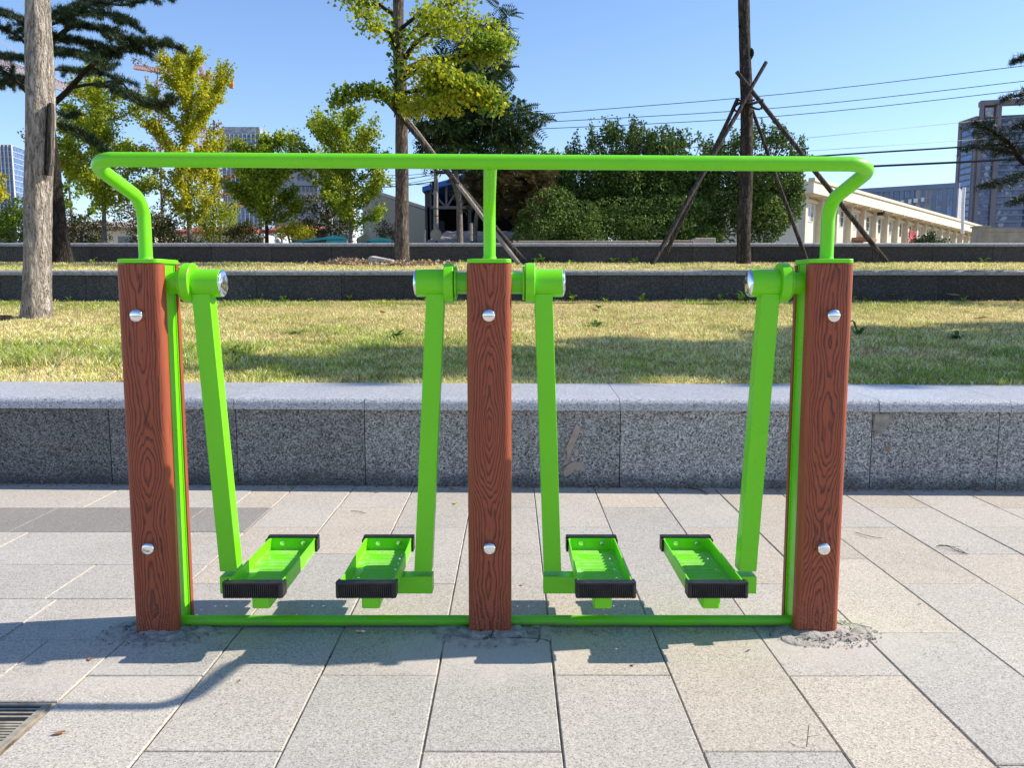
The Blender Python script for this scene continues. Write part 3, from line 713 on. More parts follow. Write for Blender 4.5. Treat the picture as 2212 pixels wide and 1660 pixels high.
def blades(name, N, x0, x1, y0, y1, zf, hmin, hmax, wd, xlim=None, dens=None):
    u = rng.random(N); y = 1 / (1 / y0 + u * (1 / y1 - 1 / y0)) if y0 > 0 else y0 + u * (y1 - y0)
    x = rng.uniform(-1, 1, N) * (.86 * y + .8) if xlim is None else rng.uniform(x0, x1, N)
    k = (x > x0) & (x < x1)
    edge = ((gl.y + (gr.y - gl.y) * (x - gl.x) / (gr.x - gl.x)) + .66) if y0 < 6 else x * 0 + y0
    k &= y > edge - .02 * rng.random(N)
    x, y = x[k], y[k]; n = len(x); z = zf(x, y)
    c = lawncol(x, y); green = np.clip((c[:, 1] - c[:, 0]) * 8 + .3, 0, 1)
    lush = ((x < -1.9) & (np.abs(y - 6.2) < .8)).astype(float) * np.clip((fnoise(x, y, 1.5, 31) - .35) * 4, 0, 1)
    h = rng.uniform(hmin, hmax, n) * (.7 + .6 * green + 1.1 * lush) * (.6 + .8 * fnoise(x, y, 4, 77)); w = wd * rng.uniform(.6, 1.3, n)
    a = rng.uniform(0, 6.283, n); ln = rng.uniform(.2, 1.6, n) * h; b = rng.uniform(0, 6.283, n)
    dx, dy = np.cos(a) * w, np.sin(a) * w; tx, ty = np.cos(b) * ln, np.sin(b) * ln
    P0 = np.stack([x - dx, y - dy, z - .004], 1); P1 = np.stack([x + dx, y + dy, z - .004], 1)
    Q0 = np.stack([x - dx * .7 + tx * .4, y - dy * .7 + ty * .4, z + h * .65], 1); Q1 = np.stack([x + dx * .7 + tx * .4, y + dy * .7 + ty * .4, z + h * .65], 1)
    T = np.stack([x + tx, y + ty, z + h], 1)
    V = np.stack([P0, P1, Q0, P1, Q1, Q0, Q0, Q1, T], 1).reshape(-1, 3)
    Fi = np.arange(len(V)).reshape(-1, 3)
    r_ = rng.random(n)[:, None]; v = (1.32 * rng.uniform(.35, 1.45, n) * (.45 + 1.1 * fnoise(x, y, 9, 55)))[:, None]
    c = np.where(r_ < .25, np.array([.80, .66, .36]), np.where(r_ > .82, np.array([.24, .34, .04]), c)) * v
    me = npmesh(name, V, Fi, 3, np.clip(np.repeat(c, 9, axis=0), 0, 1)); return me
def grassobj(me, lab): o = link('grass', me, M['grass']); tag(o, lab, 'grass', kind='stuff')
grassobj(blades('grass', 300000, -14, 14, 4.55, 12.3, lawnz1, .016, .05, .0030), 'short yellowing grass of the near lawn between the near and middle walls')
grassobj(blades('grass', 76000, -20, 20, 12.8, 18.4, lawnz2, .03, .07, .005), 'dry grass of the narrow upper lawn between the middle and far walls')
# ---------------------------------------------------------------- leaf templates
LEAF = ([(0, 0, 0), (.55, .38, .06), (1.05, .08, -.03), (.5, -.38, .06)], [(0, 1, 2, 3)])
FAN = ([(0, 0, 0), (.75, .55, .08), (.95, 0, -.02), (.75, -.55, .08)], [(0, 1, 2, 3)])
def needle_tuft(n=9, w=.035, up=.5):
    r = np.random.default_rng(5); tv, tf = [], []
    for i in range(n):
        d = r.normal(size=3); d[0] = abs(d[0]) * .7; d /= np.linalg.norm(d); p = np.cross(d, r.normal(size=3)); p /= np.linalg.norm(p)
        b = np.array([r.uniform(-.45, .35), 0, 0]); k = len(tv)
        tv += [b - p * w, b + p * w, b + d * r.uniform(.7, 1.0)]; tf.append((k, k + 1, k + 2))
    return tv, tf
TUFT = needle_tuft(10, .05)
def frond():
    tv, tf = [], []
    for i in range(7):
        t = .16 + .84 * i / 7; dz = -.30 * t * t; L = .30 * (1 - .45 * abs(t - .45))
        for s in (1, -1):
            k = len(tv); a = np.array([t, 0, dz]); tip = a + np.array([.10, s * L, -.05])
            tv += [a, a + np.array([.085, s * L * .4, .0]), tip, a + np.array([-.015, s * L * .45, -.01])]; tf.append((k, k + 1, k + 2, k + 3))
    k = len(tv); tv += [(0, .006, 0), (1, .003, -.3), (1, -.003, -.3), (0, -.006, 0)]; tf.append((k, k + 1, k + 2, k + 3)); return tv, tf
FROND = frond()
def scatter(paths, rads, N, bias=.0):
    """points around polylines; N proportional to length*rad"""
    segs = []
    for p, r in zip(paths, rads):
        for i in range(len(p) - 1):
            a, b = np.array(p[i]), np.array(p[i + 1]); t = (i + .5) / (len(p) - 1)
            rr = r if not hasattr(r, '__len__') else r[0] * (1 - t) + r[1] * t
            segs.append((a, b, rr, np.linalg.norm(b - a) * rr))
    w = np.array([s[3] for s in segs]); w = w / w.sum(); k = rng.choice(len(segs), N, p=w)
    A = np.array([s[0] for s in segs])[k]; B = np.array([s[1] for s in segs])[k]; r = np.array([s[2] for s in segs])[k]
    t = rng.random(N)[:, None]; g = rng.normal(size=(N, 3)); g /= np.linalg.norm(g, axis=1, keepdims=True)
    return A + (B - A) * t + g * (r * rng.random(N) ** .55)[:, None], (B - A)
def trunkwob(seed, amt=.06):
    r = random.Random(seed); a, b, c = r.uniform(0, 6), r.uniform(0, 6), r.uniform(0, 6)
    return lambda i, k: 1 + amt * math.sin(k * .9 + a + i * .7) + amt * .6 * math.sin(k * 2.3 + b - i * .9) + amt * .5 * math.sin(i * 1.9 + c)
def leafpart(parent, C, size, mat, tmpl=LEAF, frame=None, name='crown', flat=0.0):
    me = leafmesh(name, C, size, tmpl[0], tmpl[1], frame, None, flat); return link(name, me, mat, parent, world=True)
def limbs(parent, paths, r0, r1, m, n=7, name='limb'):
    mb = MB()
    for p, a in zip(paths, r0):
        k = len(p); mb.tube(p, [a + (r1 - a) * i / (k - 1) for i in range(k)], n)
    return mb.build(name, m, parent, smooth=60, world=True)
def upright_tree(label, base, h, cw, n_arm, nl, lm, ls=.10, bm='bark_grey', tr=.075, h0=.2, rise=1.0, arm_r=(.22, .12), group=None, extra=None, seed=1, cat='tree', dens=1.0, lean=0):
    """young tree with ascending limbs sheathed in leaves"""
    r = random.Random(seed); base = Vector(base)
    t = thing('leafy_tree', label, cat, base, group)
    tp = smoothpath([base + Vector((r.uniform(-.04, .04) * i + lean * i * .25, r.uniform(-.04, .04) * i, h * .92 * i / 4)) for i in range(5)], 4)
    mb = MB(); mb.tube(tp, [tr * (1 - .88 * i / (len(tp) - 1)) for i in range(len(tp))], 9, wob=trunkwob(seed)); mb.build('trunk', M[bm], t, smooth=60, world=True)
    paths, rads = [tp[len(tp) // 2:]], [(.18, .15)]
    env = lambda q: (math.sin(min(1, q / .42) * math.pi / 2) if q < .42 else max(0, 1 - ((q - .42) / .62) ** 1.7)) * .92 + .1
    for i in range(n_arm):
        q = h0 + (.93 - h0) * (i + r.random()) / n_arm; o = tp[min(len(tp) - 1, int(q / .92 * (len(tp) - 1)))]
        a = i * 2.4 + r.uniform(-.4, .4); L = cw * .5 * env((q + .12) / 1.1) * r.uniform(.65, 1.15)
        up = rise * r.uniform(.6, 1.5) * L
        up = min(up, h * 1.02 - q * h)
        pts = [o, o + Vector((math.cos(a) * L * .45, math.sin(a) * L * .45, up * .25)), o + Vector((math.cos(a) * L * .85, math.sin(a) * L * .85, up * .62)), o + Vector((math.cos(a + r.uniform(-.3, .3)) * L, math.sin(a) * L, up))]
        p = smoothpath(pts, 3); paths.append(p); rads.append(arm_r)
        for s in range(2):
            o2 = p[int(len(p) * r.uniform(.35, .75))]; a2 = a + r.choice((-1, 1)) * r.uniform(.5, 1.2); l2 = L * r.uniform(.25, .5)
            paths.append(smoothpath([o2, o2 + Vector((math.cos(a2) * l2 * .6, math.sin(a2) * l2 * .6, l2 * .35)), o2 + Vector((math.cos(a2) * l2, math.sin(a2) * l2, l2 * r.uniform(.2, 1.1)))], 2)); rads.append((arm_r[0] * .8, arm_r[1] * .8))
    limbs(t, paths[1:], [max(.008, tr * .28)] * (len(paths) - 1), .004, M[bm], 5)
    C, _ = scatter(paths, rads, nl); 
    C = C[C[:, 2] > base.z + .35]
    leafpart(t, C, ls, M[lm], FAN, flat=.25)
    if extra: leafpart(t, C[rng.choice(len(C), int(len(C) * extra[1]))] + rng.normal(size=(int(len(C) * extra[1]), 3)) * .06, ls, M[extra[0]], FAN, name='crown')
    return t
def bush(label, c, rad, nl, lm, ls=.09, spikes=6, seed=1, cat='shrub', group=None, trunk=True, name='bush', lumps=26, frond_=False):
    r = random.Random(seed); c = Vector(c); base = Vector((c.x, c.y, 1.6)); t = thing(name, label, cat, base, group)
    pts = []; w = []
    cl = []
    for i in range(lumps):
        d = Vector((r.gauss(0, 1), r.gauss(0, 1), r.gauss(0, .9))); d.normalize(); d *= r.uniform(.35, .8)
        cl.append((np.array([c.x + d.x * rad[0], c.y + d.y * rad[1], max(1.75, c.z + d.z * rad[2])]), r.uniform(.26, .46)))
    ks = rng.choice(lumps, nl); CC = np.array([q[0] for q in cl])[ks]; RR = np.array([q[1] for q in cl])[ks]
    g = rng.normal(size=(nl, 3)); g /= np.linalg.norm(g, axis=1, keepdims=True)
    P = CC + g * (RR * rng.uniform(.45, 1.0, nl) ** .4)[:, None] * np.array([rad[0], rad[1], rad[2]]) * np.array([.9, .9, .95])
    P[:, 2] = np.maximum(P[:, 2], 1.6 + .05 * rng.random(nl)); allp = [P]
    paths = []
    for i in range(spikes):
        a = r.uniform(-1, 1); o = c + Vector((a * rad[0] * .85, r.uniform(-.5, .5) * rad[1], rad[2] * (.72 * math.sqrt(max(0, 1 - a * a * .8)))))
        L = rad[2] * r.uniform(.12, .40); e = o + Vector((r.uniform(-.25, .25) * L, r.uniform(-.2, .2) * L, L)); paths.append([base + Vector((a * .1, 0, .2)), c, o, (o + e) / 2 + Vector((r.uniform(-.04, .04), 0, 0)), e])
    if paths:
        C2, _ = scatter([p[2:] for p in paths], [(.24, .07)] * len(paths), 75 * spikes); allp.append(C2)
    mb = MB()
    for k in range(4):
        e = c + Vector((r.uniform(-.5, .5) * rad[0], r.uniform(-.4, .4) * rad[1], r.uniform(-.1, .5) * rad[2])); mb.tube(smoothpath([base + Vector((r.uniform(-.12, .12), 0, -.1)), base.lerp(e, .5) + Vector((r.uniform(-.1, .1), 0, 0)), e], 3), [.05, .045, .04, .03, .025, .02, .015], 6)
    for p in paths: mb.tube(p[1:], [.02, .012, .008, .004], 5)
    mb.build('stem', M['bark_grey'], t, smooth=60, world=True)
    P = np.concatenate(allp)
    P = P[P[:, 2] > 1.6]
    if frond_: leafpart(t, P, ls, M[lm], FROND, flat=.5)
    else: leafpart(t, P, ls, M[lm], LEAF, flat=.2)
    return t

# ---------------------------------------------------------------- cedars
def cedar(label, base, trunkpts, tr, boughs, needle, tuft=.085, dens=60, group=None, bm='bark_dark', name='cedar_tree'):
    """boughs: list of (polyline of world points, spread width, foliage start fraction)"""
    t = thing(name, label, 'tree', base, group)
    tp = smoothpath(trunkpts, 6); m = len(tp)
    mb = MB(); mb.tube(tp, [tr * (1 - .6 * i / (m - 1)) * (1 + .5 * math.exp(-i / 1.5)) for i in range(m)], 14, wob=trunkwob(3, .05)); mb.build('trunk', M[bm], t, smooth=60, world=True)
    twigs = MB(); Cs, Fs = [], []
    for pts, wd, f0, r0 in boughs:
        p = smoothpath(pts, 6); n = len(p); L = sum((p[i + 1] - p[i]).length for i in range(n - 1))
        twigs.tube(p, [r0 * (1 - .8 * i / (n - 1)) + .004 for i in range(n)], 6)
        nt = max(4, int(L * 9))
        for k in range(nt):
            f = f0 + (1 - f0) * (k + random.random()) / nt; i = min(n - 2, int(f * (n - 1))); o = p[i].lerp(p[i + 1], f * (n - 1) - i)
            d = (p[i + 1] - p[i]).normalized(); side = d.cross(Vector((0, 0, 1))); side = side.normalized() if side.length > .1 else Vector((1, 0, 0))
            s = 1 if k % 2 else -1; w = wd * (1.05 - .6 * f) * random.uniform(.5, 1.2) * min(1, (f - f0) * 5 + .4)
            e = o + side * s * w * .85 + d * w * random.uniform(.3, .9) + Vector((0, 0, random.uniform(-.32, .14) * w))
            mid = o.lerp(e, .5) + Vector((0, 0, w * .08)); tw = smoothpath([o, mid, e], 3)
            if random.random() < .16: continue
            twigs.tube(tw, [.009, .008, .007, .006, .005, .004, .003][:len(tw)], 4)
            sub = [tw]
            for q in range(2):
                o3 = tw[random.randint(1, len(tw) - 2)]; e3 = o3 + (d * random.uniform(.2, 1) + side * s * random.uniform(-.2, .8)).normalized() * w * random.uniform(.25, .5) + Vector((0, 0, random.uniform(-.2, .05) * w)); sub.append([o3, o3.lerp(e3, .5), e3])
            for tp_ in sub:
                for j in range(len(tp_) - 1):
                    sl = (tp_[j + 1] - tp_[j]); c = max(1, int(sl.length * dens + random.random()))
                    for _ in range(c):
                        Cs.append(tp_[j].lerp(tp_[j + 1], random.random()) + Vector((random.gauss(0, .02), random.gauss(0, .02), random.gauss(0.01, .02)))); Fs.append(sl.normalized() + Vector((0, 0, .15)))
    twigs.build('boughs', M[bm], t, smooth=60, world=True)
    leafpart(t, np.array([tuple(c) for c in Cs]), tuft, M[needle], TUFT, np.array([tuple(f) for f in Fs]), 'foliage')
    return t
Yc = 17.0
def pb(pts, Y=Yc): return [at(x, y, Y + dy) for x, y, dy in pts]
cb = at(133, 562, 17.6)
ctr = [cb + Vector((0, 0, -.15)), at(118, 450, 17.4), at(104, 300, 17.2), at(80, 120, 17.1), at(62, -80, 17.2), at(50, -330, 17.3)]
CB = [
 (pb([(98, 240, 0), (146, 196, -.4), (195, 143, -.9), (245, 112, -1.3), (300, 88, -1.6), (372, 100, -1.9)]), .62, .42, .06),
 (pb([(150, 190, -.4), (205, 182, -.9), (262, 198, -1.3), (322, 228, -1.6), (378, 212, -1.9)]), .42, .25, .03),
 (pb([(195, 143, -.7), (230, 160, -.9), (262, 178, -1.3), (300, 215, -1.6), (338, 222, -1.7)]), .36, .2, .025),
 (pb([(85, 120, .0), (150, 60, -.7), (205, 60, -1.2), (262, 82, -1.6), (288, 108, -1.8)]), .62, .12, .05),
 (pb([(75, 60, .0), (140, 20, .6), (210, 5, 1.0), (270, 10, 1.3), (345, -8, 1.5)]), .75, .1, .05),
 (pb([(70, 0, .0), (130, -40, -.6), (200, -50, -1.2), (300, -30, -1.8)]), .8, .1, .05),
 (pb([(110, 100, 0), (140, 112, -1.), (175, 120, -1.8), (220, 135, -2.4)]), .55, .15, .03),
 (pb([(90, 150, .0), (140, 150, 1.), (200, 155, 1.8), (240, 140, 2.4)]), .5, .15, .03),
 (pb([(105, 260, 0), (150, 275, -.8), (190, 297, -1.2), (225, 325, -1.6)]), .22, .15, .022),
 (pb([(100, 225, 0), (140, 250, -.8), (175, 245, -1.2)]), .2, .2, .02),
 (pb([(78, 225, 0), (50, 190, -.3), (10, 155, -.6), (-60, 120, -.9)]), .42, .45, .05),
 (pb([(70, 110, 0), (40, 78, -.5), (5, 60, -.9), (-60, 40, -1)]), .55, .1, .04),
 (pb([(68, 70, 0), (20, 30, .5), (-30, 18, 1), (-90, 0, 1)]), .7, .1, .04),
 (pb([(62, 0, 0), (20, -30, -.5), (-50, -50, -1)]), .75, .1, .04),
 (pb([(90, 180, 0), (50, 170, 1), (20, 180, 1.6), (-30, 190, 2)]), .4, .2, .03),
 (pb([(85, 130, 0), (50, 125, 1), (0, 120, 1.6), (-50, 130, 2)]), .45, .2, .03),
 (pb([(62, -40, 0), (110, -90, .5), (200, -120, 1)]), .8, .1, .05),
 (pb([(60, -100, 0), (0, -140, -.5), (-80, -160, -1)]), .8, .1, .05),
 (pb([(85, 60, -.1), (130, 45, -.4), (180, 25, -1.0), (240, 30, -1.4), (270, 42, -1.5)]), .6, .1, .04),
 (pb([(88, 90, -.1), (140, 85, -.4), (190, 92, -1.0), (230, 112, -1.4)]), .55, .1, .04),
]
cedar('tall dark cedar with layered drooping boughs standing behind the pale trunk', cb, ctr, .21, CB, 'needle', .095, 62)
# cedar reaching in at the right edge
rb = Vector((10.4, 13.2, lawnz1(np.array([10.4]), np.array([11.9]))[0]+.1))
rt = [Vector((9.8, 13.3, 1.2)), Vector((9.8, 13.3, 4)), Vector((9.9, 13.2, 7)), Vector((9.9, 13.2, 9.5))]
RBo = [
 ([Vector((9.8, 13.3, 3.0)), at(2240, 360, 12.6), at(2184, 312, 12.4), at(2145, 285, 12.3), at(2105, 262, 12.2)], .48, .25, .05),
 ([Vector((9.8, 13.3, 2.9)), at(2250, 330, 12.9), at(2190, 330, 12.8), at(2130, 318, 12.7), at(2082, 322, 12.6)], .5, .3, .04),
 ([Vector((9.8, 13.3, 2.6)), at(2260, 380, 12.9), at(2212, 380, 12.5), at(2165, 395, 12.3), at(2135, 400, 12.3)], .45, .3, .03),
 ([Vector((9.8, 13.3, 2.4)), at(2280, 420, 12.4), at(2230, 425, 12.3), at(2190, 438, 12.2)], .35, .3, .03),
 ([Vector((9.8, 13.3, 4.0)), at(2270, 195, 12.4), at(2230, 200, 12.3), at(2170, 214, 12.2)], .35, .35, .03),
 ([Vector((9.8, 13.3, 4.4)), at(2280, 130, 12.4), at(2240, 120, 12.3), at(2192, 132, 12.2)], .22, .5, .02),
 ([Vector((9.8, 13.3, 3.4)), at(2270, 260, 12.4), at(2230, 262, 12.3), at(2205, 275, 12.2)], .35, .3, .02),
]
for k in range(12):
    a = R(-70 + k * 27); z = 3.2 + k * .45; L = 3.0 - .12 * k
    if math.cos(a) < -.2: continue
    RBo.append(([Vector((9.8, 13.3, z)), Vector((9.8 + math.cos(a) * L * .5, 13.3 + math.sin(a) * L * .5, z + .5)), Vector((9.8 + math.cos(a) * L, 13.3 + math.sin(a) * L, z + .3))], .8, .2, .04))
cedar('blue-green cedar whose boughs reach in at the right edge before the apartment tower', (9.8, 13.3, 1.4), rt, .16, RBo, 'needle2', .07, 22)
# cedar standing right of the view on the near lawn: throws the broad shade on the grass
SX, SY = 10.2, 7.15
SB = []
for k in range(46):
    a = k * 2.399 + .3; f = k / 46; z = 2.5 + f * 6.8; L = (3.5 * (1 - f) ** .75 + .5) * random.uniform(.8, 1.1); fl = .60 if math.sin(a) > 0 else .5
    e = Vector((SX + math.cos(a) * L, SY + math.sin(a) * L * fl, z + .1 * L)); o = Vector((SX, SY, z - .3))
    SB.append(([o, o.lerp(e, .5) + Vector((0, 0, .18)), e], .95 * (1 - .4 * f), .12, .045))
cedar('dark cedar on the near lawn outside the frame on the right, shading the grass', (SX, SY, .5), [Vector((SX, SY, .4)), Vector((SX + .1, SY, 4)), Vector((SX, SY, 9.6))], .22, SB, 'needle', .25, 30)

# ---------------------------------------------------------------- pale trunk at the left
pbz = gnd(78, 685, 0); Yp = 9.35; b0 = at(78, 690, Yp)
pt = thing('pale_trunk_tree', 'tall straight tree with pale fissured bark at the left, rising out of the near lawn', 'tree', b0)
pts = [b0 + Vector((0, 0, -.1)), at(80, 640, Yp), at(81, 520, Yp), at(83, 400, Yp), at(88, 250, Yp), at(84, 100, Yp), at(82, -10, Yp), at(84, -350, Yp), at(80, -800, Yp)]
wd = [66, 58, 53, 53, 58, 51, 46, 44, 38]
sp = smoothpath(pts, 8); rr = []
for i in range(len(sp)):
    f = i / 8; j = min(len(wd) - 2, int(f)); rr.append((wd[j] + (wd[j + 1] - wd[j]) * (f - j)) / 2 / F * Yp)
seedr = np.random.default_rng(3).random((len(sp) + 1, 48))
mb = MB(); mb.tube(sp, rr, 48, wob=lambda i, k: 1 + .05 * (seedr[i, k] - .5) + .03 * math.sin(k * .5 + i * .3)); tr_ = mb.build('trunk', M['bark_pale'], pt, smooth=80, world=True)
def slat(xs, w0, dep, m):
    mb = MB(); n = len(xs)
    for k, (x, y, w) in enumerate(xs):
        c = at(x, y, Yp - dep); h = w / 2 / F * Yp; mb.v += [(c.x - h, c.y - .012, c.z), (c.x + h, c.y - .012, c.z), (c.x + h, c.y + .05, c.z), (c.x - h, c.y + .05, c.z)]
    for k in range(n - 1):
        for q in range(4): mb.f.append((4 * k + q, 4 * k + (q + 1) % 4, 4 * (k + 1) + (q + 1) % 4, 4 * (k + 1) + q))
    mb.f += [(0, 1, 2, 3), (4 * n - 4, 4 * n - 3, 4 * n - 2, 4 * n - 1)]
    mb.build('loose_bark', m, pt, world=True)
slat([(66, 140, 3), (67, 180, 10), (66, 240, 9), (68, 290, 11), (71, 318, 3)], 0, .125, M['bark_slat'])
slat([(66, 200, 4), (64, 255, 9), (65, 300, 10), (68, 325, 3)], 0, .10, M['bark_dark'])
slat([(109, 222, 5), (108, 260, 8), (107, 300, 9), (106, 350, 9), (103, 378, 7)], 0, .105, M['bark_slat'])
slat([(105, 225, 4), (102, 280, 5), (100, 330, 6), (99, 378, 5)], 0, .122, M['bark_dark'])
top = sp[-1]
lb = []
for k in range(9):
    a = k * 2.4; o = sp[-1 - k * 2]; lb.append(smoothpath([o, o + Vector((math.cos(a) * .8, math.sin(a) * .8, .7)), o + Vector((math.cos(a) * 1.7, math.sin(a) * 1.7, 1.7))], 4))
limbs(pt, lb, [.05] * 9, .008, M['bark_pale'])
C, _ = scatter(lb, [(.3, .5)] * 9, 2600); leafpart(pt, C[C[:,2] > 5.4], .09, M['leaf_green'], LEAF)

# ---------------------------------------------------------------- braced tree A (ginkgo in the middle)
Ya = 17.4; ab = at(868, 571, Ya)
ta = thing('ginkgo_tree', 'mature yellow-green ginkgo with knotted grey trunk, braced by poles, left of the centre post', 'tree', ab)
tp = smoothpath([ab + Vector((0, 0, -.1)), at(868, 540, Ya), at(868, 470, Ya), at(868, 350, Ya), at(866, 200, Ya), at(860, 60, Ya), at(862, -80, Ya), at(866, -330, Ya)], 6)
rr = [(16.5 - 7 * (i / (len(tp) - 1)) + 3 * math.exp(-i / 2.5)) / F * Ya for i in range(len(tp))]
mb = MB(); mb.tube(tp, rr, 24, wob=trunkwob(9, .035)); mb.build('trunk', M['bark_brown'], ta, smooth=70, world=True)
kn = at(866, 468, Ya - .15); mb = MB()
mb.lathe([(-.03, .05), (.0, .048), (.018, .036), (.012, .02), (.006, .004)], kn + Vector((0, .03, 0)), 'y', -1, 16); mb.v = [(x, y, kn.z + (z - kn.z) * 2.6 + .02 * math.sin(x * 90)) for x, y, z in mb.v]; mb.build('knot', M['bark_dark'], ta, smooth=70, world=True)
def pa(l): return [at(x, y, Ya + d) for x, y, d in l]
ga = [pa([(862, 240, 0), (845, 212, -.2), (815, 196, -.4), (780, 195, -.6), (745, 205, -.7), (722, 224, -.8)]),
      pa([(875, 125, 0), (895, 95, -.3), (930, 68, -.6), (985, 50, -.8), (1030, 30, -.9)]),
      pa([(875, 150, 0), (925, 128, .3), (980, 128, .5), (1025, 112, .6), (1060, 90, .7), (1082, 96, .8)]),
      pa([(875, 200, 0), (920, 190, -.5), (975, 185, -.9), (1030, 195, -1.2), (1075, 225, -1.4)]),
      pa([(872, 170, 0), (905, 150, -.5), (950, 160, -.9), (1000, 190, -1.3), (1030, 205, -1.5)]),
      pa([(870, 100, 0), (900, 60, .4), (940, 20, .7), (985, 5, 1), (1050, -60, 1.2)]),
      pa([(862, 110, 0), (840, 70, -.4), (800, 50, -.7), (775, 25, -1)]),
      pa([(860, 40, 0), (820, 10, .3), (780, 5, .6), (738, -10, .9)]),
      pa([(862, 0, 0), (830, -60, -.5), (790, -120, -.9)]), pa([(866, -40, 0), (920, -100, .5), (980, -150, 1)]),
      pa([(868, 60, 0), (905, 30, -.8), (960, 40, -1.3), (1000, 70, -1.6)]),
      pa([(868, 230, 0), (850, 235, -.3), (858, 150, -.4), (852, 160, -.4)]),
      pa([(1025, 112, .6), (1060, 130, .6), (1090, 85, .9), (1100, 110, 1)]),
      pa([(1010, 120, .6), (1050, 50, .8), (1085, 70, 1.0)]),
      pa([(866, 210, 0), (890, 240, -.6), (935, 225, -1.1), (990, 235, -1.2)])]
limbs(ta, ga, [.05, .06, .065, .05, .05, .06, .05, .05, .04, .04, .04, .02, .02, .02, .03], .006, M['bark_dark'], 8)
C, _ = scatter([p[1:] for p in ga[:11]] + ga[12:], [(.20, .24), (.25, .28), (.12, .28), (.32, .26), (.34, .3), (.3, .4), (.34, .32), (.34, .34), (.5, .6), (.5, .6), (.3, .3), (.3, .25), (.22, .22), (.25, .2)], 8200)
leafpart(ta, C, .07, M['leaf_ginkgo'], FAN)
C, _ = scatter([ga[3][1:], ga[4][1:], ga[14][1:], pa([(895, 120, -.5), (900, 215, -.6)])], [(.30, .28), (.3, .28), (.22, .18), (.3, .3)], 900); leafpart(ta, C, .078, M['leaf_yellow'], FAN)
C, _ = scatter([ga[0][1:], pa([(1030, 95, .5), (1095, 100, .6)]), pa([(862, 60, 0), (858, 230, 0)]), ga[3][1:]], [(.15, .24), (.28, .26), (.28, .2), (.34, .3)], 2500); leafpart(ta, C, .085, M['leaf_green'], FAN)
def pole(label, a, b, r, m, group=None):
    t = MB(); n = 8; p = [Vector(a).lerp(Vector(b), i / n) + (Vector((random.gauss(0, .006), random.gauss(0, .006), 0)) if 0 < i < n else Vector()) for i in range(n + 1)]
    t.tube(p, [r * (1 - .22 * i / n) for i in range(n + 1)], 10, wob=trunkwob(int(r * 1e4) + n, .04)); o = t.build('support_pole', m, None, smooth=60); tag(o, label, 'pole', group); return o
G = 'slanting support poles bracing the trees'
pole('dark peeled support pole leaning left on the braced ginkgo, the right-hand one of its pair', at(1137, 571, Ya - .5), at(836, 218, Ya - .1), .062, M['pole_wood'], G)
pole('pale support pole leaning left on the braced ginkgo, slimmer one whose foot is further left', at(1120, 570, Ya - .9), at(858, 228, Ya + .28), .045, M['pole_pale'], G)

# ---------------------------------------------------------------- braced tree B (bare trunk)
Yb = 17.4; bb_ = at(1606, 570, Yb)
tb = thing('bare_trunk_tree', 'bare dark straight trunk propped by a ring of poles, right of centre', 'tree', bb_)
tp = smoothpath([bb_ + Vector((0, 0, -.1)), at(1607, 500, Yb), at(1612, 380, Yb), at(1613, 260, Yb), at(1610, 120, Yb), at(1606, -20, Yb), at(1604, -350, Yb)], 6)
rr = [(15 - 3.5 * min(1, i / 28)) / F * Yb for i in range(len(tp))]
mb = MB(); mb.tube(tp, rr, 22, wob=trunkwob(14, .04)); mb.build('trunk', M['bark_mid'], tb, smooth=70, world=True)
mb = MB(); s0 = at(1622, 112, Yb); mb.tube(smoothpath([at(1616, 105, Yb), at(1624, 108, Yb - .05), at(1625, 118, Yb - .05), at(1618, 130, Yb)], 3), .034, 7); mb.build('stub', M['bark_dark'], tb, smooth=60, world=True)
mb = MB(); mb.tube(smoothpath([at(1603, 45, Yb), at(1597, 55, Yb - .05), at(1599, 62, Yb)], 3), .02, 7); mb.build('stub', M['bark_dark'], tb, smooth=60, world=True)
lb = []
for k in range(7):
    a = k * 2.4; o = tp[-1 - k]; lb.append(smoothpath([o, o + Vector((math.cos(a) * .6, math.sin(a) * .6, .9)), o + Vector((math.cos(a) * 1.2, math.sin(a) * 1.2, 1.9))], 4))
limbs(tb, lb, [.05] * 7, .008, M['bark_dark'])
pole('long pale-footed pole crossing in front of the bare trunk, its tip at upper right', at(1408, 571, Yb - 1.1), at(1655, 134, Yb - .22), .05, M['pole_wood'], G)
pole('dark support pole slanting down to the far right from the bare trunk', at(1915, 566, Yb - .4), at(1591, 154, Yb - .12), .055, M['pole_wood'], G)
pole('short-topped dark support pole left of the bare trunk, nearly parallel to the long pole', at(1440, 545, Yb + .85), at(1594, 212, Yb + .05), .05, M['pole_wood'], G)
pole('steep dark support pole just right of the bare trunk', at(1742, 562, Yb + .6), at(1624, 235, Yb + .22), .045, M['pole_wood'], G)
tie = thing('pole_ties', 'dark rope lashings and short rails tying the poles to the bare trunk', 'lashing', at(1610, 220, Yb))
for l, r_ in (([(1588, 228, -.28), (1600, 222, -.3), (1622, 224, -.3), (1648, 216, -.2)], .028), ([(1583, 232, -.1), (1592, 240, -.26), (1612, 228, -.3), (1640, 236, -.22), (1650, 222, .0)], .02), ([(1592, 214, -.1), (1604, 218, -.3), (1630, 216, -.25)], .018)):
    mb = MB(); mb.tube(smoothpath([at(x, y, Yb + d) for x, y, d in l], 4), r_, 8); mb.build('tie', M['bark_dark'], tie, smooth=60, world=True)

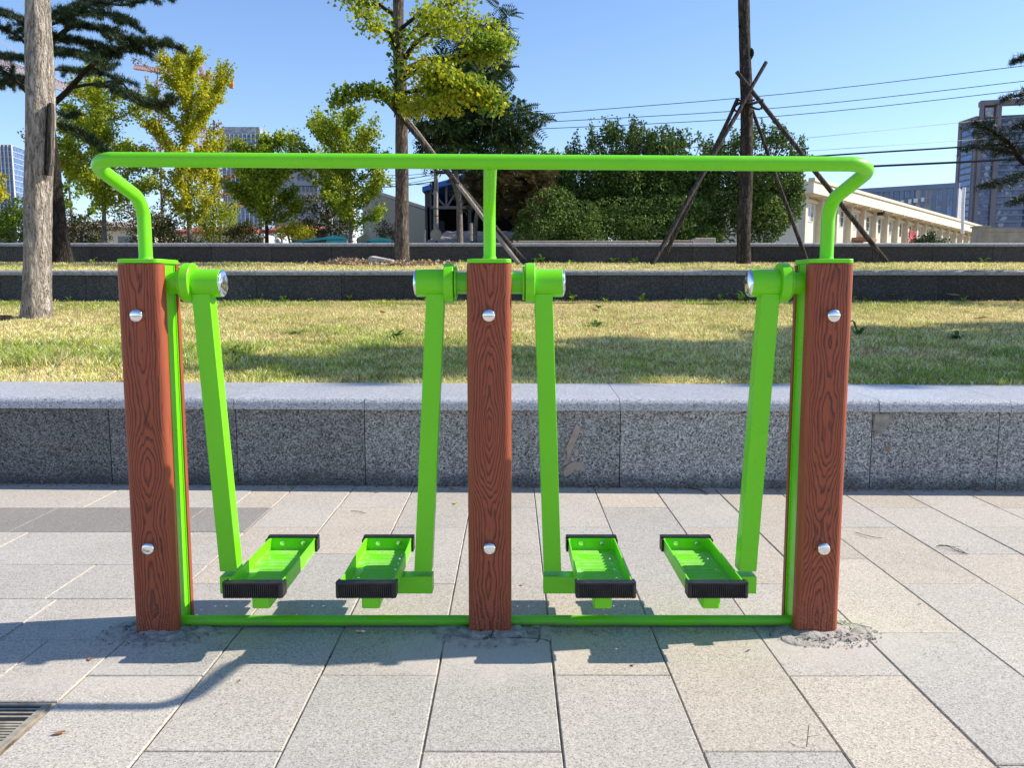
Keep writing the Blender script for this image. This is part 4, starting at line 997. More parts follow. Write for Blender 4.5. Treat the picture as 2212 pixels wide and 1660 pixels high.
# ---------------------------------------------------------------- young ginkgos behind the far wall
GG = 'young trees behind the far wall'
upright_tree('bushy yellow-green young tree behind the left end of the handrail', at(226, 535, 24), 5.0, 3.0, 24, 21000, 'leaf_ginkgo', .066, rise=.5, arm_r=(.34, .26), h0=.22, seed=5, group=GG)
upright_tree('tallest yellow young tree with spiky upright limbs beside the orange tower crane', at(412, 535, 24), 5.65, 2.7, 22, 16500, 'leaf_yellow', .066, rise=1.3, arm_r=(.24, .12), h0=.14, seed=8, group=GG, extra=('leaf_ginkgo', .35))
upright_tree('small dark green young tree with slim dark trunk in front of the red roof', at(577, 538, 22.5), 3.1, 2.4, 16, 10500, 'leaf_ginkgo', .063, rise=.6, arm_r=(.25, .17), h0=.22, seed=12, tr=.055, group=GG, bm='bark_dark', extra=('leaf_green', .7))
upright_tree('airy light green young tree just left of the braced ginkgo trunk', at(757, 538, 22.5), 3.65, 2.9, 20, 12000, 'leaf_ginkgo', .063, rise=.75, arm_r=(.24, .16), h0=.18, seed=23, tr=.06, group=GG, extra=('leaf_green', .5))
upright_tree('yellowing young tree at the far left edge beyond the pale trunk', at(-38, 535, 22), 3.3, 1.8, 12, 1800, 'leaf_yellow', .085, rise=.6, h0=.3, seed=31, group=GG)
upright_tree('thin sparse tree with faded pinkish leaves rising behind the left young trees', at(355, 525, 34), 8.2, 2.6, 16, 900, 'leaf_pink', .09, rise=.9, arm_r=(.2, .15), h0=.4, seed=41, tr=.07, bm='bark_grey')
upright_tree('slender tree with faded orange leaves behind the tallest yellow tree', at(478, 525, 30), 4.6, 2.0, 14, 1500, 'leaf_orange', .09, rise=.6, arm_r=(.2, .2), seed=44, tr=.05)
upright_tree('slim green young tree between the dark trunk and the left ginkgo', at(160, 532, 27), 4.3, 1.8, 14, 2600, 'leaf_green', .09, rise=.9, arm_r=(.2, .15), seed=51, tr=.05)
# pinnate-leaved trees
def pinnate(label, base, trunks, blobs, nl, mat, seed, ls=.42):
    t = thing('pinnate_tree', label, 'tree', base); mb = MB()
    for p, r0 in trunks:
        q = smoothpath(p, 5); mb.tube(q, [r0 * (1 - .75 * i / (len(q) - 1)) for i in range(len(q))], 9, wob=trunkwob(seed, .05))
    mb.build('trunk', M['bark_grey'], t, smooth=60, world=True)
    r = random.Random(seed); C, D = [], []
    tot = sum(b[1] * b[2] for b in blobs)
    for c, rx, rz in blobs:
        for _ in range(max(1, int(nl / 9 * rx * rz / tot))):
            a = r.uniform(0, 6.28); q = math.sqrt(r.random()); o = Vector(c) + Vector((math.cos(a) * rx * q, r.uniform(-1, 1) * rx * .8, math.sin(a) * rz * q))
            for k in range(9):
                b = 6.283 * k / 9 + r.random(); C.append(tuple(o)); D.append((math.cos(b), math.sin(b), r.uniform(-.9, .6)))
    leafpart(t, C, ls, M[mat], FROND, np.array(D), 'crown', flat=.35); return t
Yt = 24
def A3(x, y, d=0): return at(x, y, Yt + d)
pinnate('dark dense tree with long feather-like leaves behind the braced ginkgo', A3(993, 530), [([A3(993, 532), A3(992, 440), A3(985, 350), A3(1000, 200), A3(1010, 80)], .10), ([A3(992, 438), A3(975, 385), A3(955, 330)], .06), ([A3(985, 350), A3(1030, 290), A3(1090, 260)], .05), ([A3(990, 300), A3(950, 260)], .04)],
 [(A3(1000, 110), .6, .7), (A3(1035, 160, .5), .8, .9), (A3(940, 240), .8, .7), (A3(985, 285, -.4), 1.0, .7), (A3(1060, 270, .3), 1.1, .8), (A3(1115, 262), .7, .5), (A3(930, 300), .5, .4), (A3(1010, 210), .9, .8), (A3(1100, 300, .3), .8, .45), (A3(975, 330, .4), 1.0, .4), (A3(1065, 60, .6), .5, .8)], 2300, 'leaf_dark', 4, .46)
pinnate('bronze-tinged feather-leaved tree leaning behind the centre upright of the handrail', A3(1024, 530, 1.5), [([A3(1024, 532, 1.5), A3(1028, 480, 1.5), A3(1040, 415, 1.5), A3(1080, 370, 1.5)], .085)],
 [(A3(1035, 400, 1.5), .7, .45), (A3(1100, 400, 1.5), .9, .5), (A3(1150, 410, 1.7), .6, .5), (A3(1100, 450, 1.5), .6, .3), (A3(1060, 365, 1.5), .9, .35), (A3(1160, 375, 1.7), .5, .3)], 1050, 'leaf_bronze', 6, .42)
# dark evergreen mass
BG = 'dark evergreen shrubs behind the far wall'
bush('tall dark green shrub at the left of the evergreen row behind the far wall', A3(1225, 440, 4), (1.9, 1.4, 1.9), 20000, 'leaf_mid', .085, 30, 3, group=BG)
bush('widest dark green shrub in the middle of the evergreen row, with feathery upright shoots', A3(1335, 420, 3.4), (2.1, 1.5, 2.2), 25000, 'leaf_mid', .085, 60, 5, group=BG)
bush('dark shrub with green-lit shoots immediately left of the bare braced trunk', A3(1475, 425, 3.4), (1.9, 1.4, 2.1), 22000, 'leaf_mid', .085, 50, 7, group=BG)
bush('dark shrub right of the bare braced trunk, ending beside the cream building', A3(1632, 420, 2.6), (1.75, 1.3, 2.1), 21000, 'leaf_mid', .08, 45, 9, group=BG)
bush('low dark shrub filling the gap below the shed beside the centre post', A3(1200, 490, 1.0), (1.5, 1.0, 1.2), 10000, 'leaf_mid', .07, 0, 15, group=BG)
bush('lower dark shrub in front of the evergreen row, behind the long leaning pole', A3(1420, 495, 1.6), (3.4, .9, .95), 18000, 'leaf_mid', .07, 0, 16, group=BG)
C1 = 'mixed bushes behind the far wall on the left'
bush('rounded dark green bush at the left edge beside the pale trunk', A3(25, 490, -1), (.9, .8, .8), 4200, 'leaf_green', .06, 3, 21, group=C1)
bush('dark green bush under the left young tree', A3(165, 500, 1), (1.3, .9, .6), 3600, 'leaf_dull', .06, 3, 22, group=C1)
bush('dull green bush between the left and the tallest young trees', A3(330, 490, 2.2), (1.5, .9, .85), 4200, 'leaf_dull', .065, 4, 24, group=C1)
bush('yellow-green bush to the right of the tallest young tree', A3(470, 470, 2), (1.1, .9, .95), 4200, 'leaf_ginkgo', .06, 5, 25, group=C1)
bush('low olive-coloured bush in front of the white vehicle roofs', A3(520, 505, 1), (.8, .6, .4), 2000, 'leaf_dull', .06, 2, 26, group=C1)
bush('brownish green bush behind the airy light green tree', A3(700, 480, 2.2), (1.3, .9, .95), 4600, 'leaf_dull', .065, 4, 27, group=C1)
bush('low yellow-green bush between the slim dark tree and the teal containers', A3(640, 505, .5), (.7, .5, .4), 1500, 'leaf_yellow', .06, 1, 28, group=C1)
bush('sparse low shrub in front of the grey-beige end wall', A3(845, 508, 1), (.5, .5, .4), 700, 'leaf_dull', .05, 2, 29, group=C1)
bush('low dull olive hedge left of the tallest young tree', A3(350, 520, .0), (1.5, .5, .35), 2200, 'leaf_dull', .05, 0, 30, group=C1)
bush('clipped round bush with orange tips on the right behind the far wall', A3(2012, 528, -3), (.62, .5, .38), 2600, 'leaf_dark', .05, 0, 33, name='round_bush')
C_ = rng.normal(size=(160, 3)) * np.array([.4, .3, .06]) + np.array(A3(2012, 508, -3.2))
# ---------------------------------------------------------------- far buildings
ZG = 1.6
class Frame:
    def __init__(s, P, d): s.P = Vector((P[0], P[1], 0)); s.d = Vector((d[0], d[1], 0)).normalized(); s.n = Vector((-s.d.y, s.d.x, 0)); s.M = Matrix((s.d, s.n, (0, 0, 1))).transposed()
    def pt(s, u, v, z): return s.P + s.d * u + s.n * v + Vector((0, 0, z))
    def box(s, mb, u0, u1, v0, v1, z0, z1): return mb.box(s.pt((u0 + u1) / 2, (v0 + v1) / 2, (z0 + z1) / 2), (abs(u1 - u0), abs(v1 - v0), abs(z1 - z0)), s.M)
# cream hall: facade faces the viewer's right (normal -n of frame running near -> far)
c1 = at(1729, 394, 60); c2 = at(2098, 491, 103)
fr = Frame((c1.x, c1.y), (c2.x - c1.x, c2.y - c1.y)); L = (Vector((c2.x, c2.y)) - Vector((c1.x, c1.y))).length; zt = (c1.z + c2.z) / 2
hall = thing('cream_hall', 'long cream-rendered hall with deep eaves, pilasters and a row of windows, receding on the right', 'building', (c1.x, c1.y, ZG))
B = lambda name, m, mb, p=hall: mb.build(name, M[m], p, world=(p is hall))
mb = MB(); fr.box(mb, 0, L, .0, 14, ZG, zt - .9); B('wall', 'cream', mb)
mb = MB(); fr.box(mb, -.8, L + .3, -1.25, 15, zt - .9, zt - .1); B('eaves', 'cream', mb); mb = MB(); fr.box(mb, -.9, L + .4, -1.35, -.9, zt - .12, zt + .12); fr.box(mb, -.7, L, -.7, 15, zt - .1, zt + .02); B('gutter_edge', 'cream_col', mb)
nb = 17; bw = L / nb
def vis_z(px, py, Y): return at(px, py, Y).z
zw1 = at(1745, 444, 62).z; zw0 = at(1745, 479, 62).z
for i in range(nb + 1):
    mb = MB(); fr.box(mb, i * bw - .22 + .25, i * bw + .22 + .25, -.45, .02, ZG, zt - .9); B('pilaster', 'cream_col', mb)
for i in range(nb):
    u = i * bw + .25 + bw / 2
    mb = MB(); fr.box(mb, u - bw / 2 + .23, u + bw / 2 - .23, -.16, .01, zw1 + .12, zw1 + .34); B('lintel_band', 'cream', mb)
    w = .78; mb = MB()
    for a, b in ((u - w, u - w + .07), (u - .04, u + .04), (u + w - .07, u + w)): fr.box(mb, a, b, -.05, .03, zw0, zw1)
    fr.box(mb, u - w, u + w, -.05, .03, zw0 - .06, zw0); fr.box(mb, u - w, u + w, -.05, .03, zw1, zw1 + .06); fr.box(mb, u - w, u + w, -.045, .03, zw0 + (zw1 - zw0) * .62, zw0 + (zw1 - zw0) * .62 + .05)
    f = mb.build('window', M['winframe'], hall, world=True)
    mb = MB(); fr.box(mb, u - w + .05, u + w - .05, -.03, .02, zw0, zw1); mb.build('pane', M['glass_dark' if i % 3 else 'glass_pale'], f)
    mb = MB(); fr.box(mb, u - w * .72, u - w * .1, -.034, -.031, zw0 + .05, zw1 - .1); mb.build('curtain', M['winframe'], f)
    mb = MB(); fr.box(mb, u + bw * .1, u + bw * .1 + .1, -1.2, -.45, zt - 1.05, zt - .9); mb.build('eave_bracket', M['cream_col'], hall, world=True)
for i in (3, 7):
    u = i * bw + .25 + bw / 2; mb = MB(); fr.box(mb, u - 1.5, u + 1.4, -1.5, 0, zw0 - 1.05, zw0 - .8); B('canopy', 'brick_red', mb)
    mb = MB(); fr.box(mb, u - 1.2, u + 1.1, -.03, .02, ZG, zw0 - 1.1); dd = B('door', 'glass_blue' if i == 3 else 'glass_dark', mb)
u = 5 * bw + .2; mb = MB(); fr.box(mb, u - .22, u + .22, -1.0, -.5, zw1 + .2, zw1 + .65); B('floodlight', 'cable', mb)
# red characters painted on a rail panel under the ninth window
u = 8 * bw + .25 + bw / 2; mb = MB(); rs = random.Random(2)
for cx in (-1.25, .15):
    for ln in range(4): z = zw0 - .35 + ln * .28; fr.box(mb, u + cx - .42, u + cx + .42 - .1 * (ln % 2), -.62, -.58, z, z + .10)
    for q in (-.34, 0, .3): fr.box(mb, u + cx + q - .05, u + cx + q + .05, -.625, -.585, zw0 - .42 + (.2 if q == 0 else 0), zw0 + .62)
sg = B('red_characters', 'red', mb)
mb = MB()
for k in range(14): fr.box(mb, u - 1.8 + k * .26, u - 1.8 + k * .26 + .05, -.68, -.64, zw0 - .95, zw0 - .1)
fr.box(mb, u - 1.85, u + 1.75, -.70, -.62, zw0 - .14, zw0 - .06); B('railing', 'red', mb)
ro = thing('roof_vent', 'small dark vent on the roof of the cream hall', 'vent', fr.pt(L * .52, 3, zt)); mb = MB(); fr.box(mb, L * .52, L * .52 + 2, 2, 3, zt, zt + .9); mb.build('vent_box', M['cream_col'], ro, world=True); mb = MB(); fr.box(mb, L * .55, L * .55 + .5, 1.2, 1.7, zt, zt + 1.1); mb.build('vent_pipe', M['cable'], ro, world=True)

# office block
Yo = 150; o1 = at(1840, 413, Yo); o2 = at(2066, 400, Yo - 9)
fo = Frame((o1.x, o1.y), (o2.x - o1.x, o2.y - o1.y)); Lo = (Vector((o2.x - o1.x, o2.y - o1.y))).length; zo = o1.z
off = thing('office_block', 'blue-windowed grey office block behind the cream hall roof', 'building', (o1.x, o1.y, ZG))
fh = 1.35 * (zo - ZG) / 12
mb = MB(); fo.box(mb, 0, Lo, 0, 14, ZG, zo); mb.build('wall', M['officewall'], off, world=True)
nb = 10; bw = Lo / nb; zr = [at(1950, y, Yo + 7).z for y in (428, 443, 446, 462, 466, 482)]
mb = MB()
for i in range(nb + 1): fo.box(mb, i * bw - .30, i * bw + .30, -.3, .05, ZG, zo - .4)
fo.box(mb, -.5, Lo + .5, -.4, .3, zo - .5, zo + .3); mb.build('pier', M['bluegrey'], off, world=True)
for i in range(nb):
    for a, b in ((zr[1], zr[0]), (zr[3], zr[2]), (zr[5], zr[4])):
        mb = MB(); fo.box(mb, i * bw + .45, (i + 1) * bw - .45, -.12, .05, a, b); w = mb.build('window', M['glass_blue'], off, world=True)
        if b != zr[4]:
            mb = MB()
            for q in (.33, .66): fo.box(mb, i * bw + .45 + (bw - .9) * q - .06, i * bw + .45 + (bw - .9) * q + .06, -.2, 0, a, b)
            mb.build('mullion', M['bluegrey'], w)
for a, b in ((.50, .53), (.57, .60), (.62, .66), (.69, .72)): mb = MB(); fo.box(mb, Lo * a, Lo * b, -.95, -.82, zo - 3.6 + a * 1.5, zo - 2.9 + a * 1.5); mb.build('sign_panel', M['white'], off, world=True)
mb = MB(); so = Frame(tuple(fo.pt(Lo, 0, 0))[:2], (.6, 1)); so.box(mb, 0, 16, -.4, 6, ZG, zo - .4); mb.build('side_wing', M['aptgrey'], off, world=True)

# apartment tower
Yt_ = 400
a0 = at(2075, 258, Yt_); a1 = at(2109, 244, Yt_ + 4)
def zt_at(px, py, Y=Yt_): return at(px, py, Y).z
apt = thing('apartment_tower', 'tall beige and blue high-rise apartment tower at the right edge', 'building', (at(2100, 500, Yt_).x, Yt_, ZG))
fa = Frame(tuple(at(2112, 218, Yt_))[:2], (1, -.25))
U = lambda px, y=400: (at(px, y, Yt_).x - fa.P.x)
def ub(px): return (at(px, 500, Yt_).x - fa.P.x)
top = zt_at(2112, 218); topw = zt_at(2090, 252); fh = 2.95
e = [ub(2072) , ub(2101), ub(2136), ub(2203), ub(2246), ub(2330)]
w0, w1 = at(2072, 258, Yt_ + 14), at(2110, 244, Yt_); fw = Frame((w0.x, w0.y), (w1.x - w0.x, w1.y - w0.y)); Lw = (Vector((w1.x - w0.x, w1.y - w0.y))).length
mb = MB(); fw.box(mb, 0, Lw, .4, 16, ZG, topw); mb.build('side_wing', M['tan_conc'], apt, world=True)
mb = MB(); fa.box(mb, e[1], e[5], 1.2, 22, ZG, top - 9); mb.build('wall', M['tan_conc'], apt, world=True)
mb = MB()
for u0, u1 in ((e[1] - .1, e[1] + 1.4), (e[2] - 1, e[2] + 1.2), (e[3] - 1.2, e[3] + 1.2), (e[4] - 1, e[4] + 1), (e[5] - 1, e[5])): fa.box(mb, u0, u1, -.8, 1.5, ZG, top)
fa.box(mb, e[1], e[5], -.9, 4, top - 2.2, top)
fa.box(mb, e[1] + 1.2, e[2], 3, 5, top - 10, top - 2)
mb.build('pier', M['tan_conc'], apt, world=True)
mb = MB(); fw.box(mb, -.1, 2.2, -.2, 1.4, ZG, topw); fw.box(mb, 0, Lw, -.2, 1.4, topw - 1.5, topw + .3); mb.build('corner_pier', M['tan_conc'], apt, world=True)
nf = int((top - 10 - ZG) / fh)
for k in range(nf):
    z = top - 11 - k * fh
    for j, (u0, u1) in enumerate(((e[1] + 1.5, e[2] - 1.1), (e[2] + 1.3, e[3] - 1.3), (e[3] + 1.3, e[4] - 1.1))):
        if z < 6 and j: continue
        if z < 6: continue
        mb = MB(); fa.box(mb, u0, u1, .9, 1.25, z, z + 2.1); w = mb.build('window_band', M['aptwin'], apt, world=True)
        mb = MB(); fa.box(mb, u0, u1, -.3 if j == 1 else .5, 1.2, z - .85, z - .05 + (.25 if j == 1 else 0)); mb.build('balcony_edge' if j == 1 else 'floor_slab', M['bluegrey'], w)
for k in range(int((topw - 4 - ZG) / fh)):
    z = topw - 4.4 - k * fh
    if z < 6: break
    mb = MB(); fw.box(mb, 3, Lw - 2.0, .1, .6, z, z + 2.1); mb.build('bay_window', M['glass_blue' if k % 2 else 'glass_tower'], apt, world=True)
mb = MB(); fa.box(mb, e[1] + 2.2, e[2] - 2, .2, .6, top - 7.5, top - 3.2); mb.build('top_window', M['glass_pale'], apt, world=True)
mb = MB(); fa.box(mb, e[2] + 1.3, e[3], .2, 2, top - 9.5, top - 7); mb.build('roof_parapet', M['glass_dark'], apt, world=True)

# glass tower in the middle distance
def gridtower(name, label, px0, px1, pyt, Y, glass_, mull, rows_dy, ncol, depth=25, slope=None, rot=.05, cap=True):
    p0, p1 = at(px0, pyt, Y), at(px1, pyt, Y); f = Frame((p0.x, p0.y), (1, rot)); W = p1.x - p0.x; z = p0.z
    t = thing(name, label, 'building', (p0.x, p0.y, ZG)); mb = MB(); f.box(mb, 0, W, 0, depth, ZG, z); mb.build('glass_body', M[glass_], t, world=True)
    mb = MB(); dz = rows_dy; k = z
    while k > ZG + 3: f.box(mb, -.15, W + .15, -.35, depth + .1, k - dz * .16, k); k -= dz
    mb.build('floor_edges', M['aptgrey'], t, world=True)
    mb = MB()
    for i in range(ncol + 1): f.box(mb, W * i / ncol - .14, W * i / ncol + .14, -.6, .1, ZG, z)
    mb.build('mullions', M[mull], t, world=True)
    return t, f, W, z
t_, f_, W_, z_ = gridtower('glass_tower', 'blue glass office tower with white grid above the handrail, right of the yellow tree', 478, 561, 290, 420, 'glass_tower', 'aptwhite', 1.75, 9, rot=.0)
mb = MB(); f_.box(mb, 0, W_, .3, 24, z_, z_ + 3.6); mb.build('parapet_screen', M['glass_pale'], t_, world=True)
gridtower('glass_tower', 'blue glass tower block partly hidden at the left edge', -40, 22, 312, 330, 'glass_tower', 'aptwhite', 2.2, 8, rot=.1)
gridtower('glass_tower', 'lower blue glass building directly left of the pale trunk, beside the left edge tower', 24, 58, 350, 345, 'glass_tower', 'bluegrey', 2.2, 4, rot=.5)
gridtower('residential_tower', 'grey residential block with small dark windows behind the slim dark tree', 590, 683, 338, 300, 'aptgrey', 'aptgrey', 3.2, 5)
rt_ = bpy.data.objects[-1] if False else None
def winblock(name, label, px0, px1, pyt, Y, m, rows_, cols, wm='glass_dark', ww=.5):
    p0, p1 = at(px0, pyt, Y), at(px1, pyt, Y); f = Frame((p0.x, p0.y), (1, .06)); W = p1.x - p0.x; z = p0.z; t = thing(name, label, 'building', (p0.x, p0.y, ZG))
    mb = MB(); f.box(mb, 0, W, 0, 16, ZG, z); mb.build('wall', M[m], t, world=True); mb = MB(); f.box(mb, -.3, W + .3, -.3, 16.3, z, z + 1); mb.build('roof', M['bluegrey'], t, world=True)
    dz = 3.1; n = 0
    for r_ in range(rows_):
        for c in range(cols):
            if n >= 95: break
            u = W * (c + .5) / cols; zz_ = z - 2.6 - r_ * dz
            if zz_ < ZG + 4: continue
            mb = MB(); f.box(mb, u - W / cols * ww / 2, u + W / cols * ww / 2, -.15, .1, zz_, zz_ + 1.6); mb.build('window', M[wm], t, world=True); n += 1
    return t
winblock('residential_tower', 'grey-blue residential block with rows of small dark windows left of the airy green tree', 640, 684, 345, 240, 'aptgrey', 10, 5)
winblock('residential_tower', 'white residential block with pale blue glass behind the airy green tree', 684, 712, 352, 232, 'aptwhite', 8, 3, 'glass_pale', .8)
winblock('residential_tower', 'pinkish white block seen through the airy green tree', 716, 752, 385, 210, 'aptwhite', 6, 3)
# red-roofed low houses
def lowhouse(label, px0, px1, pye, pyr, Y, wallm, roofm):
    a, b = at(px0, pye, Y), at(px1, pye, Y); zr_ = at(px0, pyr, Y).z; t = thing('low_house', label, 'building', (a.x, a.y, ZG), 'low red-roofed houses on the left')
    mb = MB(); mb.bb((a.x + .3, a.y + .4, ZG), (b.x - .3, a.y + 5.6, a.z)); mb.build('wall', M[wallm], t, world=True)
    mb = MB(); y0, y1, ym = a.y, a.y + 6, a.y + 3; mb.add([(a.x, y0, a.z), (b.x, y0, a.z), (b.x - .6, ym, zr_), (a.x + .6, ym, zr_), (a.x, y1, a.z), (b.x, y1, a.z), (a.x, y0, a.z - .12), (b.x, y0, a.z - .12), (a.x, y1, a.z - .12), (b.x, y1, a.z - .12)], [(0, 1, 2, 3), (3, 2, 5, 4), (0, 3, 4), (1, 5, 2), (0, 6, 7, 1), (4, 5, 9, 8), (6, 8, 9, 7)]); mb.build('roof', M[roofm], t, world=True)
    for k in range(3):
        x = a.x + (b.x - a.x) * (k + .8) / 3.6; mb = MB(); mb.bb((x, a.y + .36, a.z - 1.5), (x + .9, a.y + .42, a.z - .5)); mb.build('window', M['glass_dark'], t, world=True)
lowhouse('low house with a red roof behind the slim dark tree', 560, 690, 497, 478, 44, 'cream', 'redroof')
lowhouse('low cream house with a red roof behind the bushes on the left', 360, 540, 500, 482, 48, 'cream', 'redroof')
lowhouse('low cream house at far left behind the pale trunk', 60, 300, 490, 470, 46, 'cream', 'roofsheet')
# white vehicles (roofs showing over the wall)
def van(label, px0, px1, pyt, Y, m='white'):
    a, b = at(px0, pyt, Y), at(px1, pyt, Y); W = b.x - a.x; t = thing('parked_van', label, 'van', (a.x, a.y, ZG), 'vehicles parked behind the far wall')
    mb = MB(); h = a.z - ZG; pr = [(0, .25), (W * .0, h * .5), (W * .08, h * .62), (W * .2, h * .97), (W * .3, h), (W * .95, h), (W, h * .9), (W, .25)]
    mb.add([(a.x + x, a.y, ZG + z) for x, z in pr] + [(a.x + x, a.y + 1.8, ZG + z) for x, z in pr], [tuple(range(8)), tuple(range(8, 16))] + [(i, (i + 1) % 8, 8 + (i + 1) % 8, 8 + i) for i in range(8)]); o = mb.build('body', M[m], t, world=True); bev(o, .08, 3)
    mb = MB(); mb.bb((a.x + W * .25, a.y - .01, ZG + h * .6), (a.x + W * .9, a.y + .03, ZG + h * .9)); mb.build('window', M['glass_dark'], t, world=True)
    for k in (.2, .8): mb = MB(); mb.lathe([(0, .3), (.2, .3)], (a.x + W * k, a.y - .05, ZG + .3), 'y', 1, 16); mb.build('wheel', M['cable'], t, world=True)
van('white vehicle roof just left of the slim dark tree trunk', 528, 572, 505, 40); van('white vehicle roof between the slim dark tree and the teal containers', 586, 612, 503, 42); van('white vehicle half hidden by the airy green tree', 690, 735, 500, 46)
# teal bins
def bin_(label, px0, px1, px2, pyt, Y):
    """end face px1..px2, shade-coloured flank px0..px1"""
    a, b, c = at(px0, pyt, Y + 2.2), at(px1, pyt, Y), at(px2, pyt, Y - .15); t = thing('waste_container', label, 'container', (b.x, b.y, ZG), 'teal waste containers behind the far wall')
    q = lambda P, z: (P.x, P.y, z); zt_ = b.z; zl = zt_ - .07; d = Vector((a.x - b.x, a.y - b.y, 0)); e_ = c + d; cc = Vector((c.x, c.y, 0))
    mb = MB(); mb.add([q(b, ZG + .2), q(c - Vector((.08, 0, 0)), ZG + .2), q(e_ - Vector((.08, 0, 0)), ZG + .2), q(a, ZG + .2), q(b, zl), q(c, zl), q(e_, zl), q(a, zl)], [(0, 3, 2, 1), (4, 5, 6, 7), (1, 2, 6, 5), (0, 1, 5, 4)]); mb.build('end_panel', M['teal'], t, world=True)
    mb = MB(); s_ = Vector((-.012, -.004, 0)); mb.add([q(b + s_, ZG + .2), q(a + s_, ZG + .2), q(a + s_, zl), q(b + s_, zl), q(b, ZG + .2), q(a, ZG + .2), q(a, zl), q(b, zl)], [(0, 1, 2, 3), (4, 5, 6, 7), (0, 1, 5, 4), (3, 2, 6, 7)]); mb.build('flank', M['teal_shaded'], t, world=True)
    m1 = b.lerp(c, .5); m2 = a.lerp(e_, .5); o = .05
    mb = MB(); mb.add([(b.x - o, b.y - o, zl + .01), (c.x + o, c.y - o, zl + .01), (e_.x + o, e_.y, zl + .01), (a.x - o, a.y, zl + .01), (b.x, b.y - o, zl + .06), (m1.x, m1.y - o, zt_ + .04), (c.x, c.y - o, zl + .06), (e_.x, e_.y, zl + .06), (m2.x, m2.y, zt_ + .04), (a.x, a.y, zl + .06)], [(0, 1, 6, 5, 4), (3, 2, 7, 8, 9), (0, 4, 9, 3), (1, 2, 7, 6), (4, 5, 8, 9), (5, 6, 7, 8)]); mb.build('lid', M['teal'], t, world=True)
bin_('larger teal container with a shaded side and ridged lid, left of the airy tree trunk', 626, 704, 748, 513, 22); bin_('smaller teal container just left of the braced ginkgo trunk', 768, 801, 845, 517, 22)
t = thing('yellow_box', 'pale yellow gabled box between the two teal containers', 'box', at(786, 520, 23)); c = at(786, 511, 23); mb = MB(); mb.add([(c.x - .2, c.y, ZG), (c.x + .2, c.y, ZG), (c.x + .2, c.y, c.z - .05), (c.x, c.y, c.z + .06), (c.x - .2, c.y, c.z - .05), (c.x - .2, c.y + .3, ZG), (c.x + .2, c.y + .3, ZG), (c.x + .2, c.y + .3, c.z - .05), (c.x, c.y + .3, c.z + .06), (c.x - .2, c.y + .3, c.z - .05)], [(0, 1, 2, 3, 4), (5, 9, 8, 7, 6), (0, 5, 6, 1), (1, 6, 7, 2), (2, 7, 8, 3), (3, 8, 9, 4), (4, 9, 5, 0)]); mb.build('body', M['wallbeige'], t, world=True)
# white pipe hook on the wall
mb = MB(); mb.tube(smoothpath([at(597, 528, 19.2), at(594, 519, 19.2), at(599, 515, 19.2), at(604, 519, 19.2), at(604, 523, 19.2)], 4), .022, 10); o = mb.build('white_hook_pipe', M['white'], None, smooth=60); tag(o, 'small white curved pipe behind the far wall beside the slim dark tree', 'pipe')

# grey-beige end wall building and the shed
g = thing('plain_building', 'windowless grey-beige building with sloping roof behind the braced ginkgo trunk', 'building', at(870, 520, 40))
P_ = [at(800, 415, 43), at(925, 457, 40)]; mb = MB()
a, b = P_; mb.add([(a.x, a.y, ZG), (b.x, b.y, ZG), (b.x, b.y, b.z), (a.x, a.y, a.z), (a.x - 2, a.y + 9, ZG), (b.x - 2, b.y + 9, ZG), (b.x - 2, b.y + 9, b.z), (a.x - 2, a.y + 9, a.z)], [(0, 1, 2, 3), (4, 7, 6, 5), (0, 3, 7, 4), (1, 5, 6, 2)]); mb.build('wall', M['greybeige'], g, world=True)
mb = MB(); mb.add([(a.x, a.y - .1, a.z + .01), (b.x + .1, b.y - .1, b.z + .01), (b.x - 2, b.y + 9, b.z + .01), (a.x - 2, a.y + 9, a.z + .01), (a.x, a.y - .1, a.z + .16), (b.x + .1, b.y - .1, b.z + .16), (b.x - 2, b.y + 9, b.z + .16), (a.x - 2, a.y + 9, a.z + .16)], [(0, 3, 2, 1), (4, 5, 6, 7), (0, 1, 5, 4), (1, 2, 6, 5)]); mb.build('roof', M['warm_grey'], g, world=True)
Ys = 36; S = lambda x, y, d=0: at(x, y, Ys + d)
sh = thing('open_shed', 'open-fronted dark shed with blue roof edge and steel truss behind the leaning poles', 'shed', (S(1000, 500).x, Ys, ZG))
el, ap, er = S(912, 414), S(1085, 368), S(1270, 418)
mb = MB()
for p, q in ((el, ap), (ap, er)):
    mb.add([(p.x, p.y, p.z), (q.x, q.y, q.z), (q.x, q.y, q.z + .26), (p.x, p.y, p.z + .2), (p.x, p.y + 9, p.z), (q.x, q.y + 9, q.z), (q.x, q.y + 9, q.z + .26), (p.x, p.y + 9, p.z + .2)], [(0, 1, 2, 3), (4, 7, 6, 5), (0, 4, 5, 1), (3, 2, 6, 7), (0, 3, 7, 4), (1, 5, 6, 2)])
mb.build('roof', M['blue_roof'], sh, world=True)
xl, xr = S(922, 450).x, S(1260, 450).x
mb = MB(); mb.bb((xl, Ys + 8.6, ZG), (xr, Ys + 8.8, S(1000, 400, 8.6).z)); mb.build('back_wall', M['shed_wall'], sh, world=True)
for xx_, zz__ in ((xl, el.z), (xr, er.z)): mb = MB(); mb.bb((xx_ - .1, Ys + .2, ZG), (xx_ + .1, Ys + 8.8, zz__)); mb.build('side_wall', M['shed_wall'], sh, world=True)
mb = MB(); zc_ = S(1000, 445).z
bt = S(925, 447).z
mb.bb((xl, Ys + .25, bt - .06), (xr, Ys + .4, bt + .06))
tt = lambda x: (el.z + (ap.z - el.z) * (x - el.x) / (ap.x - el.x)) if x < ap.x else (er.z + (ap.z - er.z) * (er.x - x) / (er.x - ap.x))
xs = [S(p, 440).x for p in (928, 963, 998, 1033, 1068, 1103, 1140, 1180, 1220)]
